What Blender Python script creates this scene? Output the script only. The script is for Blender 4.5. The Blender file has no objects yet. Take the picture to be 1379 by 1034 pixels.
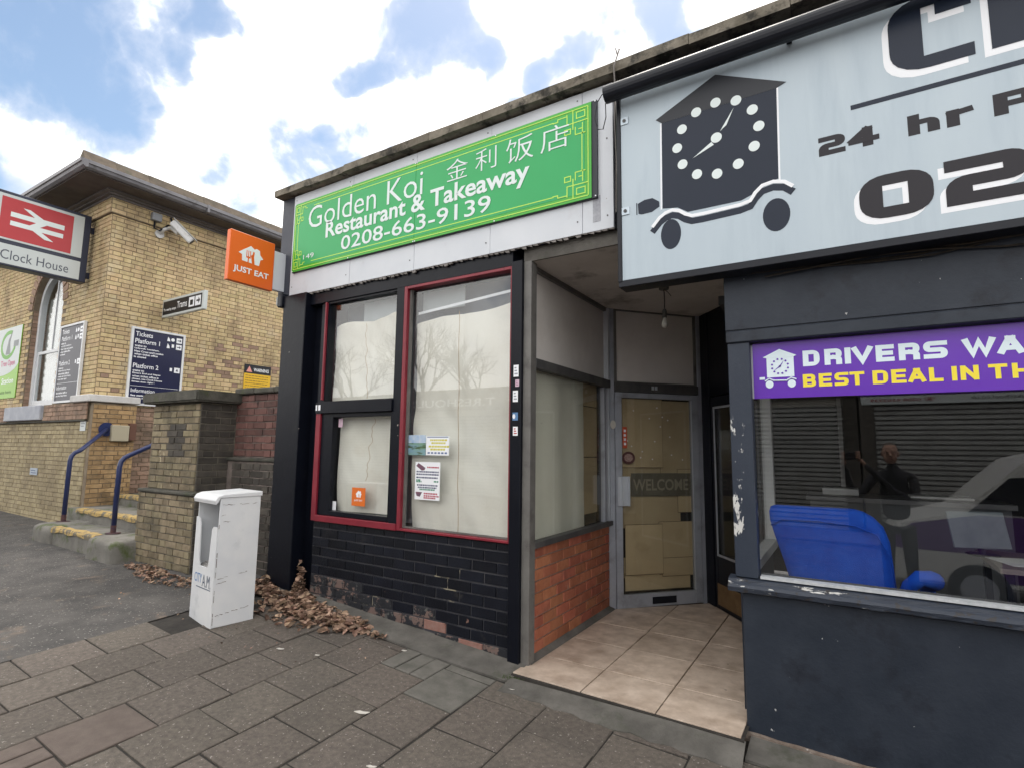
import bpy, bmesh, math, random
from math import sin, cos, pi, radians, sqrt
from mathutils import Vector, Matrix, noise
random.seed(7)
SC = bpy.context.scene
COL = SC.collection
# ---------------------------------------------------------------- camera, world, sun, exposure
CAMP = Vector((0, 0, 1.6))
CR = Vector((0.85010, 0.52648, 0.01202)); CU = Vector((0.05191, -0.10648, 0.99296)); CF = Vector((-0.52406, 0.84349, 0.11785))
cam_d = bpy.data.cameras.new('camera'); cam_d.sensor_width = 36; cam_d.lens = 36 * 729.46 / 1379
cam_d.clip_start = 0.02; cam_d.clip_end = 600
cam = bpy.data.objects.new('camera', cam_d); COL.objects.link(cam)
rot = Matrix((CR, CU, -CF)).transposed().to_4x4()
cam.matrix_world = Matrix.Translation(CAMP) @ rot
SC.camera = cam

SUN_EL, SUN_AZ = radians(63), radians(-20)          # azimuth from +Y, negative towards -X
world = bpy.data.worlds.new('World'); SC.world = world; world.use_nodes = True
wn, wl = world.node_tree.nodes, world.node_tree.links
bg = wn['Background']; bg.inputs['Strength'].default_value = 0.1
sky = wn.new('ShaderNodeTexSky'); sky.sky_type = 'NISHITA'; sky.sun_disc = False
sky.sun_elevation = SUN_EL; sky.sun_rotation = SUN_AZ
sky.air_density = 1.0; sky.dust_density = 0.6; sky.ozone_density = 2.0
geo = wn.new('ShaderNodeNewGeometry')
def wmath(op, a, b=None, c=None, clamp=False):
    n = wn.new('ShaderNodeMath'); n.operation = op; n.use_clamp = clamp
    for i, v in enumerate((a, b, c)):
        if v is None: continue
        if isinstance(v, (int, float)): n.inputs[i].default_value = v
        else: wl.new(v, n.inputs[i])
    return n.outputs[0]
def wnoise(scale, detail, rough, w=0.0, dist=0.0):
    n = wn.new('ShaderNodeTexNoise'); 
    n.inputs['Scale'].default_value = scale; n.inputs['Detail'].default_value = detail
    n.inputs['Roughness'].default_value = rough; n.inputs['Distortion'].default_value = dist
    wl.new(tc.outputs['Generated'], n.inputs['Vector']); return n.outputs['Fac']
tc = wn.new('ShaderNodeTexCoord')
n_big = wnoise(5.5, 5, 0.55, 3.1, 0.3)
n_fine = wnoise(17.0, 6, 0.62, 1.7, 0.3)
# breaks in the cloud: directions, angular radius, depth
GAPS = [(-0.827,0.223,0.516,0.089,1.10),(-0.824,0.290,0.486,0.070,1.05),(-0.801,0.181,0.571,0.105,1.10),(-0.746,0.324,0.582,0.050,1.05),(-0.775,0.300,0.556,0.05,0.85),
 (-0.525,0.556,0.644,0.085,1.15),(-0.598,0.538,0.594,0.055,1.05),(-0.493,0.607,0.623,0.062,1.0),(-0.672,0.585,0.454,0.068,0.95),
 (-0.728,0.543,0.418,0.080,0.72),(-0.803,0.451,0.391,0.060,0.55),(-0.376,0.707,0.599,0.058,1.05),(-0.444,0.706,0.552,0.050,1.0),
 (-0.328,0.715,0.617,0.050,0.95),(-0.196,0.742,0.641,0.050,1.0),(-0.940,0.141,0.310,0.100,1.00),(-0.437,0.514,0.738,0.080,1.00),
 (-0.650,0.237,0.722,0.136,1.00),(-0.090,0.732,0.676,0.053,1.00)]
wv = wn.new('ShaderNodeTexNoise'); wv.inputs['Scale'].default_value = 7.0; wv.inputs['Detail'].default_value = 4; wl.new(tc.outputs['Generated'], wv.inputs['Vector'])
w1 = wn.new('ShaderNodeVectorMath'); w1.operation = 'SUBTRACT'; wl.new(wv.outputs['Color'], w1.inputs[0]); w1.inputs[1].default_value = (.5, .5, .5)
w2 = wn.new('ShaderNodeVectorMath'); w2.operation = 'SCALE'; wl.new(w1.outputs[0], w2.inputs[0]); w2.inputs['Scale'].default_value = 0.26
w3 = wn.new('ShaderNodeVectorMath'); w3.operation = 'ADD'; wl.new(w2.outputs[0], w3.inputs[0]); wl.new(tc.outputs['Generated'], w3.inputs[1])
acc = None
for gx, gy, gz, ga, gs in GAPS:
    d = wn.new('ShaderNodeVectorMath'); d.operation = 'DISTANCE'
    wl.new(w3.outputs[0], d.inputs[0]); v = Vector((gx, gy, gz)).normalized(); d.inputs[1].default_value = v
    m = wn.new('ShaderNodeMapRange'); m.interpolation_type = 'SMOOTHSTEP'
    wl.new(d.outputs['Value'], m.inputs['Value'])
    m.inputs['From Min'].default_value = ga * 1.5; m.inputs['From Max'].default_value = ga * 0.35
    m.inputs['To Min'].default_value = 0; m.inputs['To Max'].default_value = gs
    acc = m.outputs[0] if acc is None else wmath('MAXIMUM', acc, m.outputs[0])
nz = wmath('ADD', wmath('MULTIPLY', wmath('SUBTRACT', n_big, 0.5), 1.5), wmath('MULTIPLY', wmath('SUBTRACT', n_fine, 0.5), 1.25))
cl = wmath('ADD', wmath('SUBTRACT', 0.72, wmath('MULTIPLY', acc, 0.92)), nz)
cm = wn.new('ShaderNodeMapRange'); cm.interpolation_type = 'SMOOTHSTEP'; wl.new(cl, cm.inputs['Value'])
cm.inputs['From Min'].default_value = -0.42; cm.inputs['From Max'].default_value = 0.62
shade = wn.new('ShaderNodeMapRange'); wl.new(wnoise(6.1, 4, 0.55, 8.3, 0.3), shade.inputs['Value'])
shade.inputs['From Min'].default_value = 0.30; shade.inputs['From Max'].default_value = 0.42
thick = wn.new('ShaderNodeMapRange'); wl.new(cl, thick.inputs['Value']); thick.inputs['From Min'].default_value = 0.05; thick.inputs['From Max'].default_value = 0.52
ccol = wn.new('ShaderNodeMixRGB'); wl.new(wmath('MULTIPLY', shade.outputs[0], thick.outputs[0]), ccol.inputs[0])
ccol.inputs[1].default_value = (6.8, 7.2, 8.1, 1); ccol.inputs[2].default_value = (14.5, 14.2, 13.8, 1)
skm = wn.new('ShaderNodeMixRGB'); skm.blend_type = 'MULTIPLY'; skm.inputs[0].default_value = 1
wl.new(sky.outputs[0], skm.inputs[1]); skm.inputs[2].default_value = (1.50, 1.42, 1.25, 1)
mx = wn.new('ShaderNodeMixRGB'); wl.new(cm.outputs[0], mx.inputs[0]); wl.new(skm.outputs[0], mx.inputs[1]); wl.new(ccol.outputs[0], mx.inputs[2])
wl.new(mx.outputs[0], bg.inputs['Color'])

sun_d = bpy.data.lights.new('sun', 'SUN'); sun_d.energy = 0.9; sun_d.angle = radians(14); sun_d.color = (1, 0.94, 0.86)
sun = bpy.data.objects.new('sun', sun_d); COL.objects.link(sun)
sv = Vector((sin(SUN_AZ) * cos(SUN_EL), cos(SUN_AZ) * cos(SUN_EL), sin(SUN_EL)))
sun.rotation_euler = sv.to_track_quat('Z', 'Y').to_euler(); sun.location = (0, 0, 30)
SC.view_settings.view_transform = 'Standard'; SC.view_settings.look = 'None'
SC.view_settings.exposure = 0.5; SC.view_settings.gamma = 1.0; SC.view_settings.use_curve_mapping = False
SC.cycles.use_adaptive_sampling = True; SC.cycles.adaptive_threshold = 0.02; SC.cycles.caustics_reflective = False; SC.cycles.caustics_refractive = False; SC.cycles.max_bounces = 6; SC.cycles.transparent_max_bounces = 16; SC.cycles.diffuse_bounces = 4

# ---------------------------------------------------------------- materials
MATS = {}
def mat(name, c1, c2=None, rough=0.7, scale=8.0, bump=0.0, bscale=60.0, rand=0.0, metal=0.0, detail=4.0, stretch=None,
        stain=None, stain_scale=3.0, stain_lo=0.55, stain_hi=0.7, spec=0.5, hue=0.0, stain2=None, stain2_scale=30, stain2_lo=0.62, stain2_hi=0.66, emit=None):
    if name in MATS: return MATS[name]
    m = bpy.data.materials.new(name); m.use_nodes = True; MATS[name] = m
    n, l = m.node_tree.nodes, m.node_tree.links
    b = n['Principled BSDF']; b.inputs['Roughness'].default_value = rough; b.inputs['Metallic'].default_value = metal
    b.inputs['Specular IOR Level'].default_value = spec
    g = n.new('ShaderNodeNewGeometry'); src = g.outputs['Position']
    if stretch:
        mp = n.new('ShaderNodeMapping'); mp.inputs['Scale'].default_value = stretch; l.new(src, mp.inputs['Vector']); src2 = mp.outputs[0]
    else: src2 = src
    def noise_(s, dt, vec, w=0.0, rg=0.6):
        t = n.new('ShaderNodeTexNoise'); t.inputs['Scale'].default_value = s; t.inputs['Detail'].default_value = dt; t.inputs['Roughness'].default_value = rg
        if w:
            a = n.new('ShaderNodeVectorMath'); a.operation = 'ADD'; a.inputs[1].default_value = (w, w * 1.7, w * 0.6); l.new(vec, a.inputs[0]); vec = a.outputs[0]
        l.new(vec, t.inputs['Vector']); return t.outputs['Fac']
    def mixc(f, a, c, bt='MIX'):
        x = n.new('ShaderNodeMixRGB'); x.blend_type = bt
        for i, v in ((0, f), (1, a), (2, c)):
            if isinstance(v, tuple): x.inputs[i].default_value = (v[0], v[1], v[2], 1)
            elif isinstance(v, (int, float)): x.inputs[i].default_value = v
            else: l.new(v, x.inputs[i])
        return x.outputs[0]
    def rng(v, a, c):
        r = n.new('ShaderNodeMapRange'); l.new(v, r.inputs['Value']); r.inputs['From Min'].default_value = a; r.inputs['From Max'].default_value = c; return r.outputs[0]
    col = c1
    if c2 is not None: col = mixc(rng(noise_(scale, detail, src2), 0.32, 0.68), c1, c2)
    if rand or hue:
        oi = n.new('ShaderNodeObjectInfo')
        ad = n.new('ShaderNodeMath'); ad.operation = 'ADD'; l.new(oi.outputs['Random'], ad.inputs[0]); l.new(g.outputs['Random Per Island'], ad.inputs[1])
        fr = n.new('ShaderNodeMath'); fr.operation = 'FRACT'; l.new(ad.outputs[0], fr.inputs[0])
        hs = n.new('ShaderNodeHueSaturation')
        v = n.new('ShaderNodeMapRange'); l.new(fr.outputs[0], v.inputs['Value']); v.inputs['To Min'].default_value = 1 - rand; v.inputs['To Max'].default_value = 1 + rand
        l.new(v.outputs[0], hs.inputs['Value'])
        f2 = n.new('ShaderNodeMath'); f2.operation = 'MULTIPLY'; f2.inputs[1].default_value = 7.31; l.new(fr.outputs[0], f2.inputs[0])
        f3 = n.new('ShaderNodeMath'); f3.operation = 'FRACT'; l.new(f2.outputs[0], f3.inputs[0])
        h = n.new('ShaderNodeMapRange'); l.new(f3.outputs[0], h.inputs['Value']); h.inputs['To Min'].default_value = 0.5 - hue; h.inputs['To Max'].default_value = 0.5 + hue
        l.new(h.outputs[0], hs.inputs['Hue'])
        if isinstance(col, tuple): hs.inputs['Color'].default_value = (*col, 1)
        else: l.new(col, hs.inputs['Color'])
        col = hs.outputs[0]
    if stain: col = mixc(rng(noise_(stain_scale, 6, src2, 3.3, 0.65), stain_lo, stain_hi), col, stain)
    if stain2: col = mixc(rng(noise_(stain2_scale, 3, src, 9.1, 0.6), stain2_lo, stain2_hi), col, stain2)
    if isinstance(col, tuple): b.inputs['Base Color'].default_value = (*col, 1)
    else: l.new(col, b.inputs['Base Color'])
    if bump:
        bp = n.new('ShaderNodeBump'); bp.inputs['Strength'].default_value = min(1, bump); bp.inputs['Distance'].default_value = 0.006
        l.new(noise_(bscale, 4, src2, 1.1, 0.75), bp.inputs['Height']); l.new(bp.outputs[0], b.inputs['Normal'])
    if emit:
        b.inputs['Emission Color'].default_value = (*emit[:3], 1); b.inputs['Emission Strength'].default_value = emit[3]
    return m

def glass_mat(name, tint=(0.93, 0.96, 0.95), dirt=0.02, refl=0.045):
    m = bpy.data.materials.new(name); m.use_nodes = True; n, l = m.node_tree.nodes, m.node_tree.links
    for x in list(n):
        if x.type == 'BSDF_PRINCIPLED': n.remove(x)
    out = n['Material Output']; tr = n.new('ShaderNodeBsdfTransparent'); tr.inputs[0].default_value = (*tint, 1)
    gl = n.new('ShaderNodeBsdfGlossy'); gl.inputs['Roughness'].default_value = 0.01; gl.inputs['Color'].default_value = (1, 1, 1, 1)
    lw = n.new('ShaderNodeLayerWeight'); lw.inputs['Blend'].default_value = 0.5
    p = n.new('ShaderNodeMath'); p.operation = 'POWER'; p.inputs[1].default_value = 5; l.new(lw.outputs['Facing'], p.inputs[0])
    a = n.new('ShaderNodeMath'); a.operation = 'MULTIPLY_ADD'; a.inputs[1].default_value = 0.95; a.inputs[2].default_value = refl; l.new(p.outputs[0], a.inputs[0])
    mx_ = n.new('ShaderNodeMixShader'); l.new(a.outputs[0], mx_.inputs[0]); l.new(tr.outputs[0], mx_.inputs[1]); l.new(gl.outputs[0], mx_.inputs[2])
    df = n.new('ShaderNodeBsdfDiffuse'); df.inputs[0].default_value = (0.5, 0.5, 0.46, 1)
    t = n.new('ShaderNodeTexNoise'); t.inputs['Scale'].default_value = 6; t.inputs['Detail'].default_value = 9
    g = n.new('ShaderNodeNewGeometry'); l.new(g.outputs['Position'], t.inputs['Vector'])
    r = n.new('ShaderNodeMapRange'); l.new(t.outputs['Fac'], r.inputs['Value']); r.inputs['From Min'].default_value = 0.4; r.inputs['From Max'].default_value = 0.75
    r.inputs['To Min'].default_value = dirt * 0.3; r.inputs['To Max'].default_value = dirt * 2
    m2 = n.new('ShaderNodeMixShader'); l.new(r.outputs[0], m2.inputs[0]); l.new(mx_.outputs[0], m2.inputs[1]); l.new(df.outputs[0], m2.inputs[2])
    l.new(m2.outputs[0], out.inputs['Surface']); MATS[name] = m; return m
GLASS = glass_mat('window_glass', (0.97, 0.98, 0.98), 0.006, 0.055)
GLASS_DIM = glass_mat('door_glass', (0.96, 0.96, 0.94), 0.008)

# ---------------------------------------------------------------- object helpers
ROOT = {}      # object -> world origin of its thing
def link(o): COL.objects.link(o); return o
def thing(name, label, cat, loc=(0, 0, 0), group=None, kind=None):
    o = link(bpy.data.objects.new(name, None)); o.empty_display_size = 0.1; o.location = loc; ROOT[o] = Vector(loc)
    tag(o, label, cat, group, kind); return o
def tag(o, label=None, cat=None, group=None, kind=None):
    if label: o['label'] = label
    if cat: o['category'] = cat
    if group: o['group'] = group
    if kind: o['kind'] = kind
    return o
class MB:
    """collects geometry in world coordinates and links it as ONE object"""
    def __init__(s): s.v = []; s.f = []; s.mi = []; s.m = 0
    def add(s, vs, fs):
        k = len(s.v); s.v += [tuple(v) for v in vs]; s.f += [tuple(i + k for i in f) for f in fs]; s.mi += [s.m] * len(fs); return s
    def box(s, x0, x1, y0, y1, z0, z1):
        x0, x1 = min(x0, x1), max(x0, x1); y0, y1 = min(y0, y1), max(y0, y1); z0, z1 = min(z0, z1), max(z0, z1)
        return s.add([(x0,y0,z0),(x1,y0,z0),(x1,y1,z0),(x0,y1,z0),(x0,y0,z1),(x1,y0,z1),(x1,y1,z1),(x0,y1,z1)],
                     [(0,3,2,1),(4,5,6,7),(0,1,5,4),(1,2,6,5),(2,3,7,6),(3,0,4,7)])
    def fbox(s, F, a0, a1, b0, b1, c0, c1):
        """box in a frame F=(o,u,v,n)"""
        p = lambda a, b, c: F[0] + F[1] * a + F[2] * b + F[3] * c
        vs = [p(a0,b0,c0),p(a1,b0,c0),p(a1,b1,c0),p(a0,b1,c0),p(a0,b0,c1),p(a1,b0,c1),p(a1,b1,c1),p(a0,b1,c1)]
        return s.add(vs, [(0,3,2,1),(4,5,6,7),(0,1,5,4),(1,2,6,5),(2,3,7,6),(3,0,4,7)])
    def cyl(s, p, q, r, r2=None, n=12, caps=True):
        p, q = Vector(p), Vector(q); r2 = r if r2 is None else r2; d = (q - p).normalized()
        a = d.orthogonal().normalized(); b = d.cross(a)
        vs = [p + (a * cos(t) + b * sin(t)) * r for t in [2 * pi * i / n for i in range(n)]] + [q + (a * cos(t) + b * sin(t)) * r2 for t in [2 * pi * i / n for i in range(n)]]
        fs = [(i, (i + 1) % n, n + (i + 1) % n, n + i) for i in range(n)]
        if caps: fs += [tuple(range(n - 1, -1, -1)), tuple(range(n, 2 * n))]
        return s.add(vs, fs)
    def tube(s, pts, r, n=8):
        pts = [Vector(p) for p in pts]; rings = []
        prev = None
        for i, p in enumerate(pts):
            d = (pts[min(i + 1, len(pts) - 1)] - pts[max(i - 1, 0)]).normalized()
            if prev is None: a = d.orthogonal().normalized()
            else: a = (prev - d * prev.dot(d)).normalized()
            prev = a; b = d.cross(a); rr = r[i] if isinstance(r, (list, tuple)) else r
            rings.append([p + (a * cos(2 * pi * k / n) + b * sin(2 * pi * k / n)) * rr for k in range(n)])
        k0 = len(s.v); s.v += [tuple(v) for ring in rings for v in ring]
        for i in range(len(pts) - 1):
            for k in range(n):
                s.f.append((k0 + i * n + k, k0 + i * n + (k + 1) % n, k0 + (i + 1) * n + (k + 1) % n, k0 + (i + 1) * n + k)); s.mi.append(s.m)
        s.f.append(tuple(k0 + k for k in range(n - 1, -1, -1))); s.f.append(tuple(k0 + (len(pts) - 1) * n + k for k in range(n))); s.mi += [s.m] * 2
        return s
    def prism(s, F, poly, c0, c1):
        """polygon (a,b) list in frame F extruded c0..c1 (c1 is front)"""
        n = len(poly); p = lambda a, b, c: F[0] + F[1] * a + F[2] * b + F[3] * c
        vs = [p(a, b, c0) for a, b in poly] + [p(a, b, c1) for a, b in poly]
        return s.add(vs, [tuple(range(n - 1, -1, -1)), tuple(range(n, 2 * n))] + [(i, (i + 1) % n, n + (i + 1) % n, n + i) for i in range(n)])
    def build(s, name, m, parent=None, bevel=0.0, smooth=False, seg=1):
        if not s.v: return None
        o0 = ROOT.get(parent, Vector((0, 0, 0)))
        me = bpy.data.meshes.new(name)
        me.from_pydata([(v[0] - o0.x, v[1] - o0.y, v[2] - o0.z) for v in s.v], [], s.f)
        ms = m if isinstance(m, (list, tuple)) else [m]
        for x in ms: me.materials.append(x)
        if len(ms) > 1: me.polygons.foreach_set('material_index', s.mi)
        me.validate(); me.update()
        if bevel or smooth:
            bm = bmesh.new(); bm.from_mesh(me)
            if bevel: bmesh.ops.bevel(bm, geom=[e for e in bm.edges if len(e.link_faces) == 2 and e.calc_face_angle(0) > 0.5], offset=bevel, segments=seg, affect='EDGES', clamp_overlap=True)
            if smooth:
                for f in bm.faces: f.smooth = True
            bm.to_mesh(me); bm.free()
        o = link(bpy.data.objects.new(name, me))
        if parent is not None:
            o.parent = parent; ROOT[o] = o0
        else:
            ROOT[o] = Vector((0, 0, 0))
        return o
def rebase(o):
    """top-level mesh thing: put the origin at its base"""
    xs = [v.co for v in o.data.vertices]; c = Vector((sum(v.x for v in xs) / len(xs), sum(v.y for v in xs) / len(xs), min(v.z for v in xs)))
    for v in o.data.vertices: v.co -= c
    o.location = c; ROOT[o] = c; return o
def one(mb, name, m, label, cat, group=None, **k):
    o = mb.build(name, m, **k); rebase(o); return tag(o, label, cat, group)
def struct(mb, name, m, **k): return tag(mb.build(name, m, **k), kind='structure')
def frame(o, u, n):
    u = Vector(u).normalized(); n = Vector(n).normalized(); return (Vector(o), u, Vector((0, 0, 1)), n)
def FY(y, x0=0, z0=0): return frame((x0, y, z0), (1, 0, 0), (0, -1, 0))       # a = world x, b = world z, faces the street
def FX(x, y0=0, z0=0): return frame((x, y0, z0), (0, 1, 0), (1, 0, 0))        # a = world y, faces +X
def frame_rect(F, a0, a1, b0, b1, w, c0, c1, mb=None):
    """four-sided frame, mitre-free (butted); w = (left, right, bottom, top)"""
    mb = mb or MB()
    if isinstance(w, (int, float)): w = (w,) * 4
    mb.fbox(F, a0, a0 + w[0], b0, b1, c0, c1); mb.fbox(F, a1 - w[1], a1, b0, b1, c0, c1)
    mb.fbox(F, a0 + w[0], a1 - w[1], b0, b0 + w[2], c0, c1); mb.fbox(F, a0 + w[0], a1 - w[1], b1 - w[3], b1, c0, c1)
    return mb
_tc = {}
def text(body, F, a0, a1, b0, b1, c, name, m, parent, bold=0.0, res=3, flip=False, rot=0.0, thick=0.0015):
    """lettering fitted to the box a0..a1, b0..b1 of frame F, sitting c in front of it"""
    key = (body, bold, res)
    if key not in _tc:
        cu = bpy.data.curves.new('lettering', 'FONT'); cu.body = body; cu.offset = bold; cu.resolution_u = res
        o = bpy.data.objects.new('lettering', cu); COL.objects.link(o); bpy.context.view_layer.update()
        me = bpy.data.meshes.new_from_object(o.evaluated_get(bpy.context.evaluated_depsgraph_get()))
        _tc[key] = ([v.co.copy() for v in me.vertices], [tuple(p.vertices) for p in me.polygons])
        bpy.data.objects.remove(o); bpy.data.curves.remove(cu); bpy.data.meshes.remove(me)
    vs, fs = _tc[key]
    x0, x1 = min(v.x for v in vs), max(v.x for v in vs); y0, y1 = min(v.y for v in vs), max(v.y for v in vs)
    mb = MB()
    out = []
    for v in vs:
        s_, t_ = (v.x - x0) / (x1 - x0), (v.y - y0) / max(y1 - y0, 1e-6)
        if flip: s_ = 1 - s_
        a, b = a0 + s_ * (a1 - a0), b0 + t_ * (b1 - b0) + rot * s_ * (a1 - a0)
        out.append(F[0] + F[1] * a + F[2] * b + F[3] * c)
    mb.add(out, fs)
    return mb.build(name, m, parent)

# stroke letters: square extended lettering as on the taxi office sign
def rounded(pts, r, sx, sz, closed=False):
    """points of the path; every point carries the corner it belongs to (its sharp position) so that inner edges stay clean"""
    out = []; n = len(pts)
    for i, p in enumerate(pts):
        P = Vector((p[0] * sx, p[1] * sz)); rnd = len(p) > 2 and p[2]
        if not closed and i in (0, n - 1): out.append((P, P, 0)); continue
        A = Vector((pts[i - 1][0] * sx, pts[i - 1][1] * sz)); B = Vector((pts[(i + 1) % n][0] * sx, pts[(i + 1) % n][1] * sz))
        if not rnd: out.append((P, P, (P - A, B - P))); continue
        ra = min(r * rnd, (A - P).length * 0.49, (B - P).length * 0.49)
        a = P + (A - P).normalized() * ra; b = P + (B - P).normalized() * ra
        for k in range(7):
            t = k / 6; out.append((a * (1 - t) ** 2 + P * 2 * t * (1 - t) + b * t * t, P, (P - A, B - P)))
    return out
GL = {'D': [[(0,0),(0,1),(1,1,1),(1,0,1),'c']], '0': [[(0,0,1),(0,1,1),(1,1,1),(1,0,1),'c']], 'I': [[(0.5,0),(0.5,1)]],
 'R': [[(0,0),(0,1)],[(.3,1),(1,1,1),(1,.45,1),(.3,.45)],[(.62,.45),(1,.36,.8),(1,0)]], 'V': [[(0,1),(.5,0),(1,1)]],
 'E': [[(1,1),(0,1),(0,0),(1,0)],[(0,.5),(.9,.5)]], 'S': [[(1,1),(0,1,1),(0,.5,1),(1,.5,1),(1,0,1),(0,0)]],
 'W': [[(0,1),(.26,0),(.5,.9),(.74,0),(1,1)]], 'A': [[(.03,.02),(.44,.98)],[(.56,.98),(.97,.02)],[(.3,.28),(.7,.28)],[(.42,1),(.58,1)]], 'N': [[(0,0),(0,1)],[(.12,.95),(.88,.05)],[(1,0),(1,1)]],
 'B': [[(0,0),(0,1)],[(.3,1),(.95,1,1),(.95,.52,.7),(.3,.52)],[(.3,.5),(1,.5,.7),(1,0,1),(.3,0)]], 'T': [[(0,1),(1,1)],[(.5,1),(.5,0)]],
 'L': [[(0,1),(0,0),(1,0)]], 'H': [[(0,0),(0,1)],[(1,0),(1,1)],[(0,.5),(1,.5)]], 'C': [[(1,.82),(1,1,.6),(0,1,1),(0,0,1),(1,0)]],
 '2': [[(0,1),(1,1,1),(1,.5,1),(0,.5,1),(0,0),(1,0)]], '4': [[(.70,0),(.70,1)],[(.62,1),(.02,.36)],[(0,.30),(1,.30)]], 'h': [[(0,0),(0,1)],[(0,.62),(1,.62,1),(1,0)]],
 'r': [[(0,0),(0,.62)],[(0,.55),(1,.62)]], 'P': [[(0,0),(0,1)],[(.3,1),(1,1,1),(1,.45,1),(.3,.45)]]}
def stroke_word(mb, F, items, b0, b1, tv, th, c, rad=.30):
    """items: (char, a0, a1)"""
    def pen(d1, d2):
        d1, d2 = d1.normalized(), d2.normalized(); n1, n2 = Vector((-d1.y, d1.x)), Vector((-d2.y, d2.x))
        w1 = Vector((n1.x * tv / 2, n1.y * th / 2)); w2 = Vector((n2.x * tv / 2, n2.y * th / 2))
        h1, h2 = w1.dot(n1), w2.dot(n2); det = n1.x * n2.y - n1.y * n2.x
        if abs(det) < 0.05: return (w1 + w2) / 2
        o_ = Vector(((h1 * n2.y - h2 * n1.y) / det, (n1.x * h2 - n2.x * h1) / det)); lim = 0.85 * max(tv, th)
        return o_.normalized() * lim if o_.length > lim else o_
    for ch, a0, a1 in items:
        if ch == 'I': a0, a1 = (a0 + a1) / 2 - tv / 2, (a0 + a1) / 2 + tv / 2
        for lvl, path in enumerate(GL[ch]):
            closed = path[-1] == 'c'; pts = path[:-1] if closed else path
            w, h = (a1 - a0) - tv, (b1 - b0) - th
            if ch == 'I': w = 1e-5
            P = rounded(pts, min(b1 - b0, a1 - a0) * rad, max(w, 1e-5), h, closed)
            P = [p for i, p in enumerate(P) if i == 0 or (p[0] - P[i - 1][0]).length > 1e-6]
            n = len(P); L_, R_ = [], []
            for i in range(n):
                p, K, seg = P[i]
                d1 = (p - P[i - 1][0]) if (closed or i) else (P[1][0] - p)
                d2 = (P[(i + 1) % n][0] - p) if (closed or i < n - 1) else d1
                o_ = pen(d1, d2); l, r_ = p + o_, p - o_
                if seg and (p - K).length > 1e-7:
                    q = pen(*seg); turn = seg[0].x * seg[1].y - seg[0].y * seg[1].x
                    if turn > 0: l = K + q
                    else: r_ = K - q
                if not closed and i == 0: e = d2.normalized(); l, r_ = l - Vector((e.x * tv, e.y * th)) / 2, r_ - Vector((e.x * tv, e.y * th)) / 2
                if not closed and i == n - 1: e = d1.normalized(); l, r_ = l + Vector((e.x * tv, e.y * th)) / 2, r_ + Vector((e.x * tv, e.y * th)) / 2
                L_.append(l); R_.append(r_)
            off = Vector((a0 + tv / 2, b0 + th / 2)); cc = c + .0005 * lvl
            for i in range(n if closed else n - 1):
                k = (i + 1) % n; qs = [R_[i]]
                for q in (R_[k], L_[k], L_[i]):
                    if (q - qs[-1]).length > 1e-6 and (q - qs[0]).length > 1e-6: qs.append(q)
                if len(qs) > 2: mb.add([F[0] + F[1] * (q + off).x + F[2] * (q + off).y + F[3] * cc for q in qs], [tuple(range(len(qs)))])
    return mb
def disc(mb, F, a, b, ra, rb, c0, c1, n=20):
    return mb.prism(F, [(a + ra * cos(2 * pi * k / n), b + rb * sin(2 * pi * k / n)) for k in range(n)], c0, c1)

# ---------------------------------------------------------------- bricks
BRICKM = {}
def brick_mesh(m):
    if m.name in BRICKM: return BRICKM[m.name]
    me = bpy.data.meshes.new('brick'); v = [(-.5,-.5,0),(.5,-.5,0),(.5,.5,0),(-.5,.5,0)]
    v += [(-.5,-.5,.82),(.5,-.5,.82),(.5,.5,.82),(-.5,.5,.82),(-.48,-.45,1),(.48,-.45,1),(.48,.45,1),(-.48,.45,1)]
    me.from_pydata(v, [], [(0,1,5,4),(1,2,6,5),(2,3,7,6),(3,0,4,7),(4,5,9,8),(5,6,10,9),(6,7,11,10),(7,4,8,11),(8,9,10,11)])
    me.materials.append(m); me.update(); BRICKM[m.name] = me; return me
def px(p):
    d = Vector(p) - CAMP; z = d.dot(CF)
    if z < 0.1: return None
    return 689.5 + 729.46 * d.dot(CR) / z, 517 - 729.46 * d.dot(CU) / z, 729.46 / z
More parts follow.
